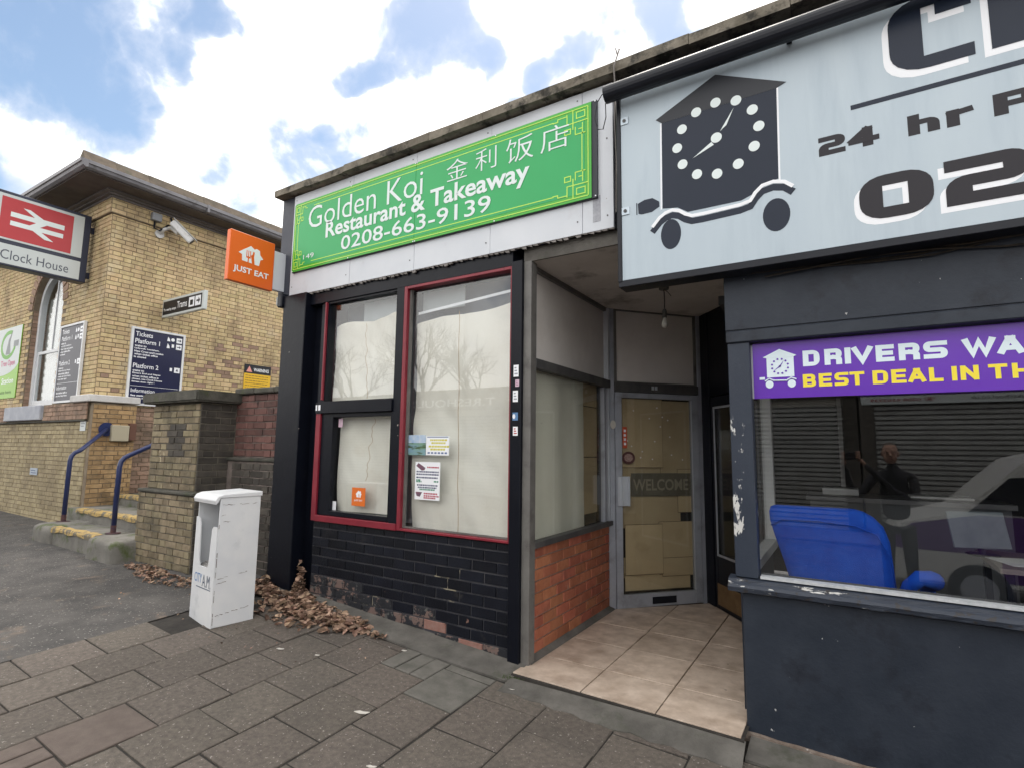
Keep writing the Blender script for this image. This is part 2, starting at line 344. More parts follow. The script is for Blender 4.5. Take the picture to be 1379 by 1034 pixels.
class Bricks:
    def __init__(s, parent): s.parent = parent; s.items = []
    def wall(s, F, a0, a1, b0, b1, mats, course=.09, length=.24, bond='stretcher', joint=.011, proud=.014, ok=None, pick=None, jit=.0025):
        b = b0; k = 0
        while b < b1 - course * .3:
            h = min(course, b1 - b) - joint
            if bond == 'stretcher': seq = [length]; start = (k % 2) * length / 2
            elif bond == 'flemish': seq = [length, length / 2 + joint / 2]; start = (k % 2) * (length * .75)
            else: seq = [length] if k % 2 else [length / 2]; start = 0.0 if k % 2 else length / 4
            a = a0 - start; i = 0
            while a < a1:
                L = seq[i % len(seq)]; i += 1; c0, c1 = max(a, a0), min(a + L, a1); a += L
                if c1 - c0 < .03: continue
                ac, bc = (c0 + c1) / 2, b + h / 2
                if ok and not ok(c0, c1, b, b + h): continue
                m = pick(ac, bc) if pick else mats[0]
                pr = proud + random.uniform(-jit, jit)
                c = F[0] + F[1] * ac + F[2] * (bc + joint / 2)
                s.items.append((c, F, c1 - c0 - joint, h * random.uniform(.97, 1.0), pr, m))
            b += course; k += 1
    def finish(s, name='brick', rest='far_brickwork', limit=300, minpx=9.0):
        def vis(it):
            q = px(it[0])
            if q is None or not (-40 < q[0] < 1420 and -40 < q[1] < 1075): return 0
            view = (CAMP - it[0]).normalized()
            f = view.dot(it[1][3])
            if f <= 0: return 0
            # foreshortened width in pixels
            side = abs(view.dot(it[1][1])); return it[2] * q[2] * sqrt(max(1e-3, 1 - side * side))
        sc = sorted(((vis(i), k) for k, i in enumerate(s.items)), reverse=True)
        keep = {k for v, k in sc[:limit] if v >= minpx}
        r = MB(); ml = []
        for k, (c, F, w, h, pr, m) in enumerate(s.items):
            if k in keep:
                o = link(bpy.data.objects.new(name, brick_mesh(m)))
                rz = random.gauss(0, .006); U_, V_ = F[1] * cos(rz) + F[2] * sin(rz), F[2] * cos(rz) - F[1] * sin(rz)
                M = Matrix((U_ * w, V_ * h, F[3] * (pr + .03))).transposed().to_4x4()
                M.translation = c - F[3] * .03 - ROOT[s.parent]
                o.parent = s.parent; o.matrix_basis = M
            else:
                if m not in ml: ml.append(m)
                r.m = ml.index(m)
                p = lambda a, b, cc: c + F[1] * a + F[2] * b + F[3] * cc
                w2, h2 = w / 2, h / 2
                r.add([p(-w2,-h2,-.005),p(w2,-h2,-.005),p(w2,h2,-.005),p(-w2,h2,-.005),p(-w2,-h2,pr),p(w2,-h2,pr),p(w2,h2,pr),p(-w2,h2,pr)],
                      [(4,5,6,7),(0,1,5,4),(1,2,6,5),(2,3,7,6),(3,0,4,7)])
        o = r.build(rest, ml or [MATS[list(MATS)[0]]], s.parent)
        if o: o['kind'] = 'stuff'
        s.items = []

def stroke_letters(F, items, b0, b1, tv, th, c, name, m, parent, **k):
    """every letter its own part"""
    for it in items: stroke_word(MB(), F, [it], b0, b1, tv, th, c, **k).build(name, m, parent)
# ---------------------------------------------------------------- palette
ASPH = mat('asphalt', (0.052, 0.050, 0.049), (0.105, 0.098, 0.093), 0.9, 3.6, 1.0, 60, detail=10, stain=(0.165, 0.130, 0.105), stain_scale=3.1, stain_lo=.57, stain_hi=.70, stain2=(0.26, 0.245, 0.23), stain2_scale=45, stain2_lo=.62, stain2_hi=.68)
SLAB = mat('paving_stone', (0.092, 0.078, 0.066), (0.158, 0.134, 0.114), 0.85, 34, 1.0, 110, detail=9, rand=.14, hue=.006, stain=(0.078, 0.070, 0.060), stain_scale=1.6, stain_lo=.50, stain_hi=.80, stain2=(0.36, 0.33, 0.30), stain2_scale=60, stain2_lo=.64, stain2_hi=.70)
SLABR = mat('pink_paving_stone', (0.105, 0.082, 0.071), (0.14, 0.112, 0.097), 0.9, 12, 0.6, 130, detail=8)
SLABG = mat('pale_paving_stone', (0.175, 0.165, 0.148), (0.105, 0.102, 0.088), 0.85, 9, 0.8, 120, detail=8)
JOINT = mat('joint_dirt', (0.018, 0.016, 0.014), (0.040, 0.035, 0.030), 0.95, 12)
CEM = mat('cement_fillet', (0.085, 0.080, 0.072), (0.155, 0.146, 0.132), 0.9, 5, 0.9, 60, stain=(0.065, 0.07, 0.05), stain_scale=5)
KERB = mat('kerb_stone', (0.24, 0.23, 0.21), (0.32, 0.31, 0.29), 0.8, 6, 0.5)
TILE = mat('floor_tile', (0.44, 0.345, 0.27), (0.66, 0.545, 0.45), 0.45, 8, 0.08, 40, rand=.05, stain=(0.26, 0.19, 0.145), stain_scale=3.6, stain_lo=.5, stain_hi=.82, stain2=(0.10, 0.07, 0.055), stain2_scale=7, stain2_lo=.76, stain2_hi=.79)
GROUT = mat('tile_grout', (0.09, 0.06, 0.045), (0.13, 0.09, 0.07), 0.9, 20)
BLK = mat('black_gloss_paint', (0.0035, 0.0045, 0.009), (0.006, 0.0075, 0.013), 0.32, 3, 0.25, 30, spec=.22, stain=(0.016, 0.016, 0.018), stain_scale=5, stain_lo=.60, stain_hi=.80, stain2=(0.30, 0.27, 0.25), stain2_scale=16, stain2_lo=.755, stain2_hi=.765)
BLKB = mat('black_painted_brick', (0.0045, 0.0055, 0.010), (0.008, 0.010, 0.017), 0.36, 6, 0.6, 55, rand=.25, spec=.28, stain=(0.035, 0.033, 0.033), stain_scale=6, stain_lo=.62, stain_hi=.80, stain2=(0.20, 0.12, 0.10), stain2_scale=14, stain2_lo=.74, stain2_hi=.75)
BLKW = mat('worn_painted_brick', (0.012, 0.013, 0.018), (0.014, 0.016, 0.022), 0.6, 6, 0.9, 45, stain=(0.17, 0.115, 0.10), stain_scale=9, stain_lo=.53, stain_hi=.57, stain2=(0.10, 0.10, 0.095), stain2_scale=22, stain2_lo=.6, stain2_hi=.64)
BRKW = mat('bare_red_brick', (0.25, 0.10, 0.075), (0.31, 0.19, 0.16), 0.85, 9, 0.9, 50, rand=.15, stain=(0.015, 0.016, 0.02), stain_scale=8, stain_lo=.60, stain_hi=.64)
MBLK = mat('painted_mortar', (0.045, 0.047, 0.060), (0.10, 0.098, 0.105), 0.8, 9, 0.5, 80, stain=(0.50, 0.45, 0.33), stain_scale=1.7, stain_lo=.58, stain_hi=.62)
ORB = mat('orange_brick', (0.34, 0.105, 0.055), (0.42, 0.15, 0.085), 0.75, 11, 0.55, 70, rand=.17, hue=.01, stain=(0.16, 0.07, 0.05), stain_scale=5, stain_lo=.55, stain_hi=.8, stain2=(0.42, 0.28, 0.22), stain2_scale=9, stain2_lo=.68, stain2_hi=.8)
MOR = mat('orange_wall_mortar', (0.20, 0.13, 0.10), (0.30, 0.22, 0.18), 0.9, 15, 0.5)
YB = mat('yellow_stock_brick', (0.50, 0.375, 0.20), (0.60, 0.475, 0.28), 0.85, 9, 0.7, 60, rand=.13, hue=.010, stretch=(1.3, 1.3, .55), stain=(0.30, 0.225, 0.135), stain_scale=1.6, stain_lo=.50, stain_hi=.70, stain2=(.55,.47,.33), stain2_scale=2.3, stain2_lo=.58, stain2_hi=.78)
YB2 = mat('ochre_brick', (0.34, 0.215, 0.10), (0.44, 0.30, 0.155), 0.85, 9, 0.7, 60, rand=.2, stain=(0.12, 0.085, 0.05), stain_scale=2.4, stain_lo=.5, stain_hi=.7)
YB3 = mat('pinkish_brick', (0.31, 0.20, 0.14), (0.37, 0.255, 0.19), 0.85, 9, 0.7, 60, rand=.2, stain=(0.10, 0.08, 0.06), stain_scale=1.4, stain_lo=.5, stain_hi=.75)
YB4 = mat('pale_low_brick', (0.33, 0.27, 0.155), (0.42, 0.355, 0.23), 0.88, 9, 0.7, 60, rand=.16, stain=(0.17, 0.13, 0.085), stain_scale=1.0, stain_lo=.5, stain_hi=.78)
YMOR = mat('stock_brick_mortar', (0.19, 0.145, 0.10), (0.28, 0.23, 0.165), 0.95, 6, 0.5)
GB = mat('grimy_pier_brick', (0.19, 0.155, 0.095), (0.285, 0.235, 0.155), 0.9, 8, 0.8, 55, rand=.25, hue=.01, stain=(0.075, 0.065, 0.045), stain_scale=2.2, stain_lo=.5, stain_hi=.72, stain2=(0.42, 0.36, 0.24), stain2_scale=8, stain2_lo=.70, stain2_hi=.72)
GBD = mat('dark_brick', (0.045, 0.040, 0.036), (0.085, 0.075, 0.062), 0.9, 8, 0.8, 55, rand=.3)
GMOR = mat('pier_mortar', (0.20, 0.18, 0.14), (0.11, 0.10, 0.085), 0.95, 7, 0.6)
RB = mat('dark_red_brick', (0.125, 0.060, 0.052), (0.18, 0.092, 0.078), 0.85, 9, 0.8, 60, rand=.3, stain=(0.06, 0.04, 0.038), stain_scale=4, stain_lo=.52, stain_hi=.7)
RMOR = mat('red_wall_mortar', (0.24, 0.20, 0.18), (0.12, 0.10, 0.09), 0.95, 8)
COPE = mat('weathered_coping', (0.12, 0.105, 0.08), (0.24, 0.215, 0.175), 0.95, 7, 1.0, 45, rand=.1, stain=(0.045, 0.042, 0.035), stain_scale=7, stain_lo=.5, stain_hi=.62)
COPD = mat('dark_coping', (0.045, 0.045, 0.038), (0.10, 0.095, 0.08), 0.95, 6, 1.0, 40, rand=.15, stain=(0.07, 0.08, 0.04), stain_scale=5)
STEP = mat('step_concrete', (0.14, 0.135, 0.12), (0.22, 0.21, 0.19), 0.9, 5, 1.0, 45, stain=(0.075, 0.10, 0.030), stain_scale=3.0, stain_lo=.53, stain_hi=.66)
YPAINT = mat('worn_yellow_paint', (0.52, 0.36, 0.12), (0.40, 0.28, 0.11), 0.8, 12, 0.8, 50, stain=(0.16, 0.14, 0.10), stain_scale=9, stain_lo=.50, stain_hi=.56)
WBOARD = mat('white_fascia_board', (0.60, 0.635, 0.685), (0.66, 0.69, 0.735), 0.45, 2.5, 0.05, 20, stain=(0.50, 0.50, 0.53), stain_scale=1.8, stain_lo=.55, stain_hi=.8, stain2=(0.30, 0.28, 0.27), stain2_scale=26, stain2_lo=.76, stain2_hi=.78)
BEIGE = mat('dingy_cream_panel', (0.68, 0.645, 0.61), (0.76, 0.725, 0.69), 0.7, 2.0, 0.12, 90, stain=(0.58, 0.54, 0.50), stain_scale=1.5, stain_lo=.5, stain_hi=.85)
CEIL = mat('flaking_ceiling', (0.56, 0.53, 0.50), (0.66, 0.63, 0.60), 0.85, 3, 0.4, 30, stain=(0.16, 0.14, 0.125), stain_scale=2.3, stain_lo=.52, stain_hi=.75)
GREYP = mat('grey_frame_paint', (0.12, 0.115, 0.11), (0.17, 0.165, 0.155), 0.5, 6, 0.2, 40, stain=(0.09, 0.085, 0.08), stain_scale=5)
GREYD = mat('dark_grey_rail', (0.055, 0.055, 0.058), (0.10, 0.098, 0.095), 0.5, 6, 0.25, 40)
ALU = mat('grey_aluminium', (0.36, 0.385, 0.44), (0.43, 0.455, 0.51), 0.38, 5, 0.05, 40, metal=.2, stain=(0.22, 0.22, 0.24), stain_scale=4, stain_lo=.5, stain_hi=.8)
ALUL = mat('bright_aluminium', (0.62, 0.66, 0.72), (0.70, 0.74, 0.79), 0.3, 5, metal=.5)
REDP = mat('crimson_frame_paint', (0.19, 0.012, 0.026), (0.25, 0.020, 0.035), 0.4, 6, 0.2, 40, stain=(0.03, 0.008, 0.012), stain_scale=9, stain_lo=.64, stain_hi=.7)
PAPER = mat('window_paper', (0.82, 0.785, 0.69), (0.88, 0.86, 0.79), 0.85, 1.6, 1.0, 5, stain=(0.70, 0.62, 0.50), stain_scale=1.3, stain_lo=.58, stain_hi=.85, stain2=(0.30, 0.30, 0.27), stain2_scale=19, stain2_lo=.755, stain2_hi=.78)
CREASE = mat('brown_crease', (0.44, 0.29, 0.17), (0.54, 0.40, 0.27), 0.9, 20)
CURT = mat('side_window_paper', (0.80, 0.82, 0.74), (0.86, 0.87, 0.80), 0.8, 2, 0.2, 10, stain2=(0.12, 0.12, 0.10), stain2_scale=26, stain2_lo=.745, stain2_hi=.76)
CARD = mat('cardboard', (0.50, 0.395, 0.25), (0.58, 0.475, 0.31), 0.8, 2, 0.25, 25, rand=.17, stain=(0.43, 0.335, 0.20), stain_scale=1.4, stretch=(1, 1, 1))
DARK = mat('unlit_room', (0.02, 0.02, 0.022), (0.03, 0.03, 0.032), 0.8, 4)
GREEN = mat('green_sign_face', (0.012, 0.36, 0.095), (0.015, 0.39, 0.11), 0.30, 1.5)
GREENE = mat('lime_sign_border', (0.055, 0.40, 0.04), None, 0.25)
YLINE = mat('yellow_sign_line', (0.50, 0.80, 0.10), None, 0.3)
SWHITE = mat('sign_white', (0.72, 0.80, 0.80), None, 0.35)
SW2 = mat('pure_white_print', (0.86, 0.88, 0.92), None, 0.35)
NAVY = mat('navy_paint', (0.015, 0.022, 0.035), (0.026, 0.034, 0.049), 0.5, 4.5, 0.3, 30, spec=.4, stain=(0.009, 0.012, 0.020), stain_scale=3.4, stain_lo=.56, stain_hi=.72, stain2=(0.42, 0.42, 0.42), stain2_scale=20, stain2_lo=.74, stain2_hi=.75)
NAVYC = mat('chipped_navy_paint', (0.022, 0.030, 0.048), (0.034, 0.043, 0.062), 0.5, 3, 0.7, 50, stain=(0.60, 0.60, 0.58), stain_scale=9, stain_lo=.60, stain_hi=.62, stretch=(.4, 1, 2.4), stain2=(0.03, 0.028, 0.03), stain2_scale=18, stain2_lo=.6, stain2_hi=.63)
SILV = mat('silver_sign_board', (0.44, 0.525, 0.595), (0.49, 0.575, 0.635), 0.42, 1.0, 0.03, 60, stretch=(3, 1, .4), stain=(0.40, 0.485, 0.555), stain_scale=2.5, stain_lo=.5, stain_hi=.8)
INK = mat('dark_slate_print', (0.010, 0.017, 0.034), (0.012, 0.019, 0.038), 0.35, 2, spec=.3)
INK2 = mat('brown_black_print', (0.022, 0.020, 0.026), None, 0.45, spec=.3)
PURP = mat('purple_banner', (0.115, 0.022, 0.42), (0.14, 0.03, 0.47), 0.25, 1.4)
YEL = mat('banner_yellow', (0.92, 0.76, 0.05), None, 0.4)
ICE = mat('banner_white', (0.76, 0.88, 0.95), None, 0.35)
PLAST = mat('black_plastic', (0.007, 0.009, 0.015), (0.011, 0.013, 0.02), 0.35, 4, 0.08, spec=.3)

# ---------------------------------------------------------------- ground
def zf(x):
    if x > -2.2: return -.035 * (x + 2.2)
    if x > -5.5: return .065 * (-2.2 - x)
    return .2145 + .012 * (-5.5 - x)
def zg(x, y):
    return zf(max(-40, min(x, 20))) + .04 * (max(min(y, 6), -1.6) - 3.6)
def sheet(xs, ys, zfun):
    mb = MB(); n = len(ys)
    vs = [(x, y, zfun(x, y)) for x in xs for y in ys]
    mb.add(vs, [(i * n + j, (i + 1) * n + j, (i + 1) * n + j + 1, i * n + j + 1) for i in range(len(xs) - 1) for j in range(n - 1)]); return mb
def grid(a, b, n): return [a + (b - a) * i / n for i in range(n + 1)]
sheet([-400, -60, -40, -25] + grid(-20, 20, 10) + [60, 400], [-400, -40, -10, -7.05, -1.9, 1, 6, 40, 400], lambda x, y: zg(x, y) - .22).build('ground', ASPH)['kind'] = 'structure'
struct(sheet(grid(-40, 20, 30), [-7.0, -4.5, -1.76], lambda x, y: zg(x, -1.6) - .15), 'road', ASPH)
gx = [-40, -20, -16, -13, -11, -10, -9, -8, -7, -6.5, -6, -5.5, -5.25, -5.03]
struct(sheet(gx, grid(-1.6, 3.4, 10) + [3.7, 4.0, 4.6, 8, 14], zg), 'forecourt', ASPH)
pav = struct(sheet([-5.03] + grid(-4.5, -2, 8) + grid(-1.5, 12, 12), grid(-1.6, 4.0, 8), lambda x, y: zg(x, y) - .008), 'pavement', JOINT)
# paving stones, each one a piece of the pavement
XC = [-5.03, -4.635, -4.25, -3.845, -3.435, -3.015, -2.59, -2.185, -1.73, -1.275, -.835, -.39, .06, .51, .96, 1.41, 1.86, 2.31]
def slab(x0, x1, y0, y1, m, dz=None):
    r_ = lambda: random.uniform(.004, .008); x0 += r_(); x1 -= r_(); y0 += r_(); y1 -= r_()
    if x1 - x0 < .04 or y1 - y0 < .04: return
    dz = random.uniform(-.002, .003) if dz is None else dz
    tx, ty = random.uniform(-.0025, .0025), random.uniform(-.0025, .0025)
    P = [(x0, y0), (x1, y0), (x1, y1), (x0, y1)]; q = .006
    I = [(x0 + q, y0 + q), (x1 - q, y0 + q), (x1 - q, y1 - q), (x0 + q, y1 - q)]
    h = lambda x, y: zg(x, y) + dz + tx * (1 if x > (x0 + x1) / 2 else -1) + ty * (1 if y > (y0 + y1) / 2 else -1)
    mb = MB(); mb.add([(x, y, zg(x, y) - .04) for x, y in P] + [(x, y, h(x, y) - .004) for x, y in P] + [(x, y, h(x, y)) for x, y in I],
        [(0,1,5,4),(1,2,6,5),(2,3,7,6),(3,0,4,7),(4,5,9,8),(5,6,10,9),(6,7,11,10),(7,4,8,11),(8,9,10,11)])
    mb.build('paving_stone', m, pav)
for k in range(len(XC) - 1):
    x0, x1 = XC[k], XC[k + 1]; y = 1.541 + (.2165 if k % 2 else 0) - .435 * 8
    if k > 6: y += .05 * (k - 6)
    while y < 3.36:
        y1 = min(y + .435, 3.36)
        if y1 > -1.5:
            ym, xm = (y + y1) / 2, (x0 + x1) / 2
            if k == 0 and y1 > 2.62: y = y1; continue
            m = SLAB
            if k == 3 and 1.34 < ym < 1.77: m = SLABR
            if k == 6 and ym > 2.9: m = SLABG
            if (k == 3 and .9 < ym < 1.34) or (k == 5 and ym > 3.1):
                for t in range(3): slab(x0 + (x1 - x0) * t / 3, x0 + (x1 - x0) * (t + 1) / 3, y, y1, SLABR if k == 3 else SLABG)
            elif y1 - y > .025: slab(x0, x1, y, y1, m)
        y = y1
# low cement fillet between the stones and the shop fronts
mb = MB()
fx = grid(-5.03, 2.3, 40)
for i in range(len(fx) - 1):
    a, b = fx[i], fx[i + 1]
    f0, f1 = (3.37 + .012 * sin(a * 5), 3.37 + .012 * sin(b * 5))
    if -2.10 < a and a < -.60:
        nz_ = lambda x, y: noise.noise(Vector((x * 9, y * 9, 1))) * .008
        ed = lambda x: 3.25 + .03 * noise.noise(Vector((x * 4, 0, 7))) + .012 * sin(x * 31)
        b0_ = b; b = min(b, -.572)
        if b0_ > b:
            mb.add([(b, 3.37, zg(b, 3.37) - .03), (b0_, 3.37, zg(b0_, 3.37) - .03), (b0_, 3.37, zg(b0_, 3.37) + .006), (b, 3.37, zg(b, 3.37) + .006), (b0_, 3.66, zg(b0_, 3.66) + .03), (b, 3.66, zg(b, 3.66) + .03)], [(0, 1, 2, 3), (3, 2, 4, 5)])
        for m_ in range(3):
            p, q = a + (b - a) * m_ / 3, a + (b - a) * (m_ + 1) / 3; R_ = []
            for x in (p, q):
                e = ed(x); z0 = zg(x, e) + .003
                R_.append([(x, e, z0 - .03), (x, e, z0)] + [(x, e + (3.415 - e) * t, z0 + (.006 - z0) * t ** .8 + nz_(x, 3.3 + t * .1)) for t in (.3, .6, .85)] + [(x, 3.418, .008)])
            mb.add(R_[0] + R_[1], [(k_, k_ + 6, k_ + 7, k_ + 1) for k_ in range(5)])
        continue
    mb.add([(a, f0, zg(a, f0) - .03), (b, f1, zg(b, f1) - .03), (b, f1, zg(b, f1) + .006), (a, f0, zg(a, f0) + .006), (b, 3.66, zg(b, 3.66) + .03), (a, 3.66, zg(a, 3.66) + .03)], [(0, 1, 2, 3), (3, 2, 4, 5)])
struct(mb, 'cement_edging', CEM)
mb = MB()
for i in range(60):
    x = -40 + i; mb.add([(x + .005, -1.76, zg(x, -1.6) - .22), (x + .995, -1.76, zg(x + 1, -1.6) - .22), (x + .995, -1.76, zg(x + 1, -1.6)), (x + .005, -1.76, zg(x, -1.6)), (x + .995, -1.6, zg(x + 1, -1.6) + .002), (x + .005, -1.6, zg(x, -1.6) + .002)], [(0, 1, 2, 3), (3, 2, 4, 5)])
struct(mb, 'kerb', KERB)

# ---------------------------------------------------------------- the takeaway shop
SHOP = thing('takeaway_shop', 'takeaway shop with papered windows, black brick front and green sign, left of the taxi office', 'shop', (-3.4, 3.6, 0))
F = FY(3.62)
# left pier, gloss black, runs up beside the fascia
mb = MB(); mb.box(-5.13, -4.76, 3.55, 3.9, -.1, 3.2); mb.build('pier', BLK, SHOP, bevel=.006)
mb = MB(); mb.box(-5.31, -5.115, 3.60, 3.95, 3.19, 4.345); mb.build('gable_post', mat('blue_black_paint', (0.030, 0.036, 0.055), (0.045, 0.05, 0.07), 0.5, 4, .3, 30), SHOP)
mb = MB(); mb.box(-4.76, -4.53, 3.70, 3.95, -.1, 3.2); mb.build('pier_return', BLK, SHOP)
# stallriser of black painted bricks
mb = MB(); mb.box(-4.56, -2.25, 3.645, 3.85, -.15, .872); mb.build('stallriser_core', MBLK, SHOP)
BR = Bricks(SHOP)
def pickb(a, b):
    z = b - zg(a, 3.6)
    if z < .09: return BRKW if a > -3.1 and random.random() < .75 else BLKW
    if z < .20 and (a < -3.9 or random.random() < .25): return BLKW
    return BLKB
BR.wall(FY(3.645), -4.555, -2.255, -.08, .875, None, course=.0885, length=.242, bond='stretcher', joint=.010, proud=.012, pick=pickb, ok=lambda a0, a1, b0, b1: b1 > zg((a0 + a1) / 2, 3.6) + .03)
# side wall of orange bricks
mb = MB(); mb.box(-2.25, -2.135, 3.70, 5.36, -.05, .835); mb.build('side_stallriser_core', MOR, SHOP)
BR.wall(FX(-2.135), 3.70, 5.34, .045, .835, [ORB], course=.0885, length=.235, joint=.010, proud=.010)
BR.finish()
mb = MB(); mb.add([(-2.134, 3.70, .0), (-2.075, 3.66, .022), (-2.07, 5.34, .022), (-2.134, 5.34, .0), (-2.123, 3.70, .055), (-2.123, 5.34, .055)], [(0, 1, 4), (1, 2, 5, 4), (2, 3, 5)]); mb.build('cement_skirting', CEM, SHOP)

# front window frames
def bars(name, m, L, parent=SHOP, bevel=.003):
    mb = MB()
    for b in L: mb.box(*b)
    return mb.build(name, m, parent, bevel=bevel)
bars('corner_post', BLK, [(-2.253, -2.155, 3.60, 3.70, -.02, 3.10)])
bars('window_head', BLK, [(-4.76, -2.253, 3.615, 3.80, 3.07, 3.2)])
bars('mullion', BLK, [(-3.52, -3.425, 3.61, 3.72, .878, 3.07)])
bars('window_jamb', BLK, [(-4.60, -4.50, 3.64, 3.76, .90, 3.07)])

# large right window: red frame, glass
W1 = frame_rect(F, -3.424, -2.254, .876, 3.068, (.038, .014, .020, .026), -.06, .012).build('red_frame', REDP, SHOP, bevel=.003)
MB().box(-3.386, -2.268, 3.672, 3.678, .896, 3.042).build('window_pane', GLASS, SHOP)
bars('inner_bead', GREYP, [(-3.386, -3.366, 3.645, 3.672, .898, 3.042), (-3.366, -2.268, 3.65, 3.672, .898, .912)], bevel=0)
# left window: red outer bars, black sashes
bars('red_side_bar', REDP, [(-4.565, -4.50, 3.605, 3.64, .876, 1.985), (-4.512, -4.494, 3.605, 3.64, 2.06, 3.065)])
bars('red_sill_bar', REDP, [(-4.50, -3.425, 3.598, 3.64, .874, .932)])
bars('transom_rail', BLK, [(-4.56, -3.52, 3.59, 3.70, 1.925, 2.035)])
frame_rect(F, -4.50, -3.52, .935, 1.925, (.165, .035, .045, .04), -.07, -.005).build('lower_sash', BLK, SHOP, bevel=.003)
frame_rect(F, -4.494, -3.52, 2.035, 3.07, (.012, .012, .012, .02), -.07, -.01).build('upper_sash', BLK, SHOP)
MB().box(-4.335, -3.555, 3.672, 3.678, .98, 1.885).build('window_pane', GLASS, SHOP)
MB().box(-4.482, -3.532, 3.672, 3.678, 2.047, 3.05).build('window_pane', GLASS, SHOP)

# crumpled paper behind the glass
def paper(name, F, a0, a1, b0, b1, m, amp=.012, fold=None, top=None, n=36, c=-.03, parent=SHOP, seed=0., label=None):
    mb = MB(); nb = 40
    vs = []
    for i in range(n + 1):
        for j in range(nb + 1):
            s, t = i / n, j / nb
            bt = b1 + (top(s) if top else 0)
            a, b = a0 + (a1 - a0) * s, b0 + (bt - b0) * t
            w = noise.noise(Vector((a * 2.2 + seed, b * 1.5, seed))) * amp + noise.noise(Vector((a * 7 + b * 3 + seed, b * 4, seed + 5))) * amp * .45
            if fold: w += fold(s, t)
            vs.append(F[0] + F[1] * a + F[2] * b + F[3] * (c + w))
    mb.add(vs, [(i * (nb + 1) + j, (i + 1) * (nb + 1) + j, (i + 1) * (nb + 1) + j + 1, i * (nb + 1) + j + 1) for i in range(n) for j in range(nb)])
    o = mb.build(name, m, parent, smooth=True)
    if label: o['label'] = label
    return o
F7 = FY(3.725)
def foldline(s0, d=.010, w=.02, slant=0.0): return lambda s, t: -d * math.exp(-((s - s0 - slant * t) / w) ** 2)
paper('window_paper', F7, -3.375, -2.27, .88, 2.74, PAPER, .045, fold=foldline(.47, .012), top=lambda s: .085 * s + .02 * sin(s * 7), seed=2.3)
paper('window_paper', F7, -4.485, -3.525, 2.03, 2.83, PAPER, .045, fold=lambda s, t: foldline(.58, .012, .02, -.06)(s, t) + .016 * sin(9 * s + 6 * t) * t, top=lambda s: .05 * s + .012 * sin(s * 9), seed=8.1)
paper('window_paper', F7, -4.34, -3.55, .975, 1.895, PAPER, .034, fold=lambda s, t: .014 * sin(6 * s + 2 * t), seed=4.4)
def crease(x0, z0, x1, z1, wob=.006):
    mb = MB(); n = 24
    pts = [(x0 + (x1 - x0) * i / n + wob * sin(i * .9) * .6 + wob * noise.noise(Vector((i * .5, x0, 0))), z0 + (z1 - z0) * i / n) for i in range(n + 1)]
    for i in range(n):
        w = .0035
        mb.add([(pts[i][0] - w, 3.683, pts[i][1]), (pts[i][0] + w, 3.683, pts[i][1]), (pts[i + 1][0] + w, 3.683, pts[i + 1][1]), (pts[i + 1][0] - w, 3.683, pts[i + 1][1])], [(0, 1, 2, 3)])
    mb.build('paper_crease', CREASE, SHOP)
crease(-2.80, .90, -2.84, 2.78); crease(-3.93, 2.06, -3.99, 2.80, .02); crease(-3.90, 1.28, -3.82, 1.87, .03)
# pale boards showing above the paper, dark shop behind
PB = mat('pale_board', (0.40, 0.44, 0.46), (0.48, 0.52, 0.54), 0.7, 3)
MB().box(-3.36, -2.87, 3.80, 3.81, 2.86, 3.05).build('ceiling_board', PB, SHOP)
MB().box(-4.15, -3.53, 3.80, 3.81, 2.70, 3.05).build('ceiling_board', PB, SHOP)
MB().add([(-3.37, 3.75, 2.825), (-2.27, 3.75, 2.905), (-2.27, 3.75, 2.93), (-3.37, 3.75, 2.85)], [(0, 1, 2, 3)]).build('light_strip', SW2, SHOP)
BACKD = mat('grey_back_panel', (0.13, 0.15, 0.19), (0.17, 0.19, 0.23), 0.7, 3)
MB().box(-4.50, -2.30, 3.90, 3.92, .9, 3.08).build('back_panel', BACKD, SHOP)

# fascia, coping, roof slab
FA = FY(3.585)
xs = [-5.09, -4.15, -3.30, -2.46, -1.62, -1.372]
for i in range(len(xs) - 1):
    MB().fbox(FA, xs[i] + .0015, xs[i + 1] - .0015, 3.20, 4.335, -.03, random.uniform(0, .002)).build('fascia_board', WBOARD, SHOP, bevel=.002)
mb = MB(); rr = random.Random(3)
for i in range(70):
    a = -5.08 + i * .053; h = rr.uniform(.004, .026)
    mb.prism(FA, [(a, 3.20), (a + .053, 3.20), (a + .05, 3.20 - h), (a + .02, 3.20 - h * rr.uniform(.3, 1.2))][::-1], -.02, -.004)
mb.build('flaking_edge', mat('flaking_edge', (0.30, 0.28, 0.27), (0.12, 0.11, 0.10), .9, 14), SHOP)
for a, b in ((-4.36, 3.34), (-1.60, 3.40)):
    pass
mb = MB(); mb.fbox(FA, -1.535, -1.475, 3.27, 3.47, .001, .0035); mb.build('grey_patch', mat('adhesive_residue', (0.30, 0.31, 0.35), (0.45, 0.46, 0.5), .8, 30), SHOP)
mb = MB()
for z in (3.30, 3.9, 4.28):
    for x in (-5.05, -4.2, -3.35, -2.5, -1.66, -1.42): disc(mb, FA, x, z, .006, .006, 0, .004, 8)
mb.build('screw_head', GREYD, SHOP)
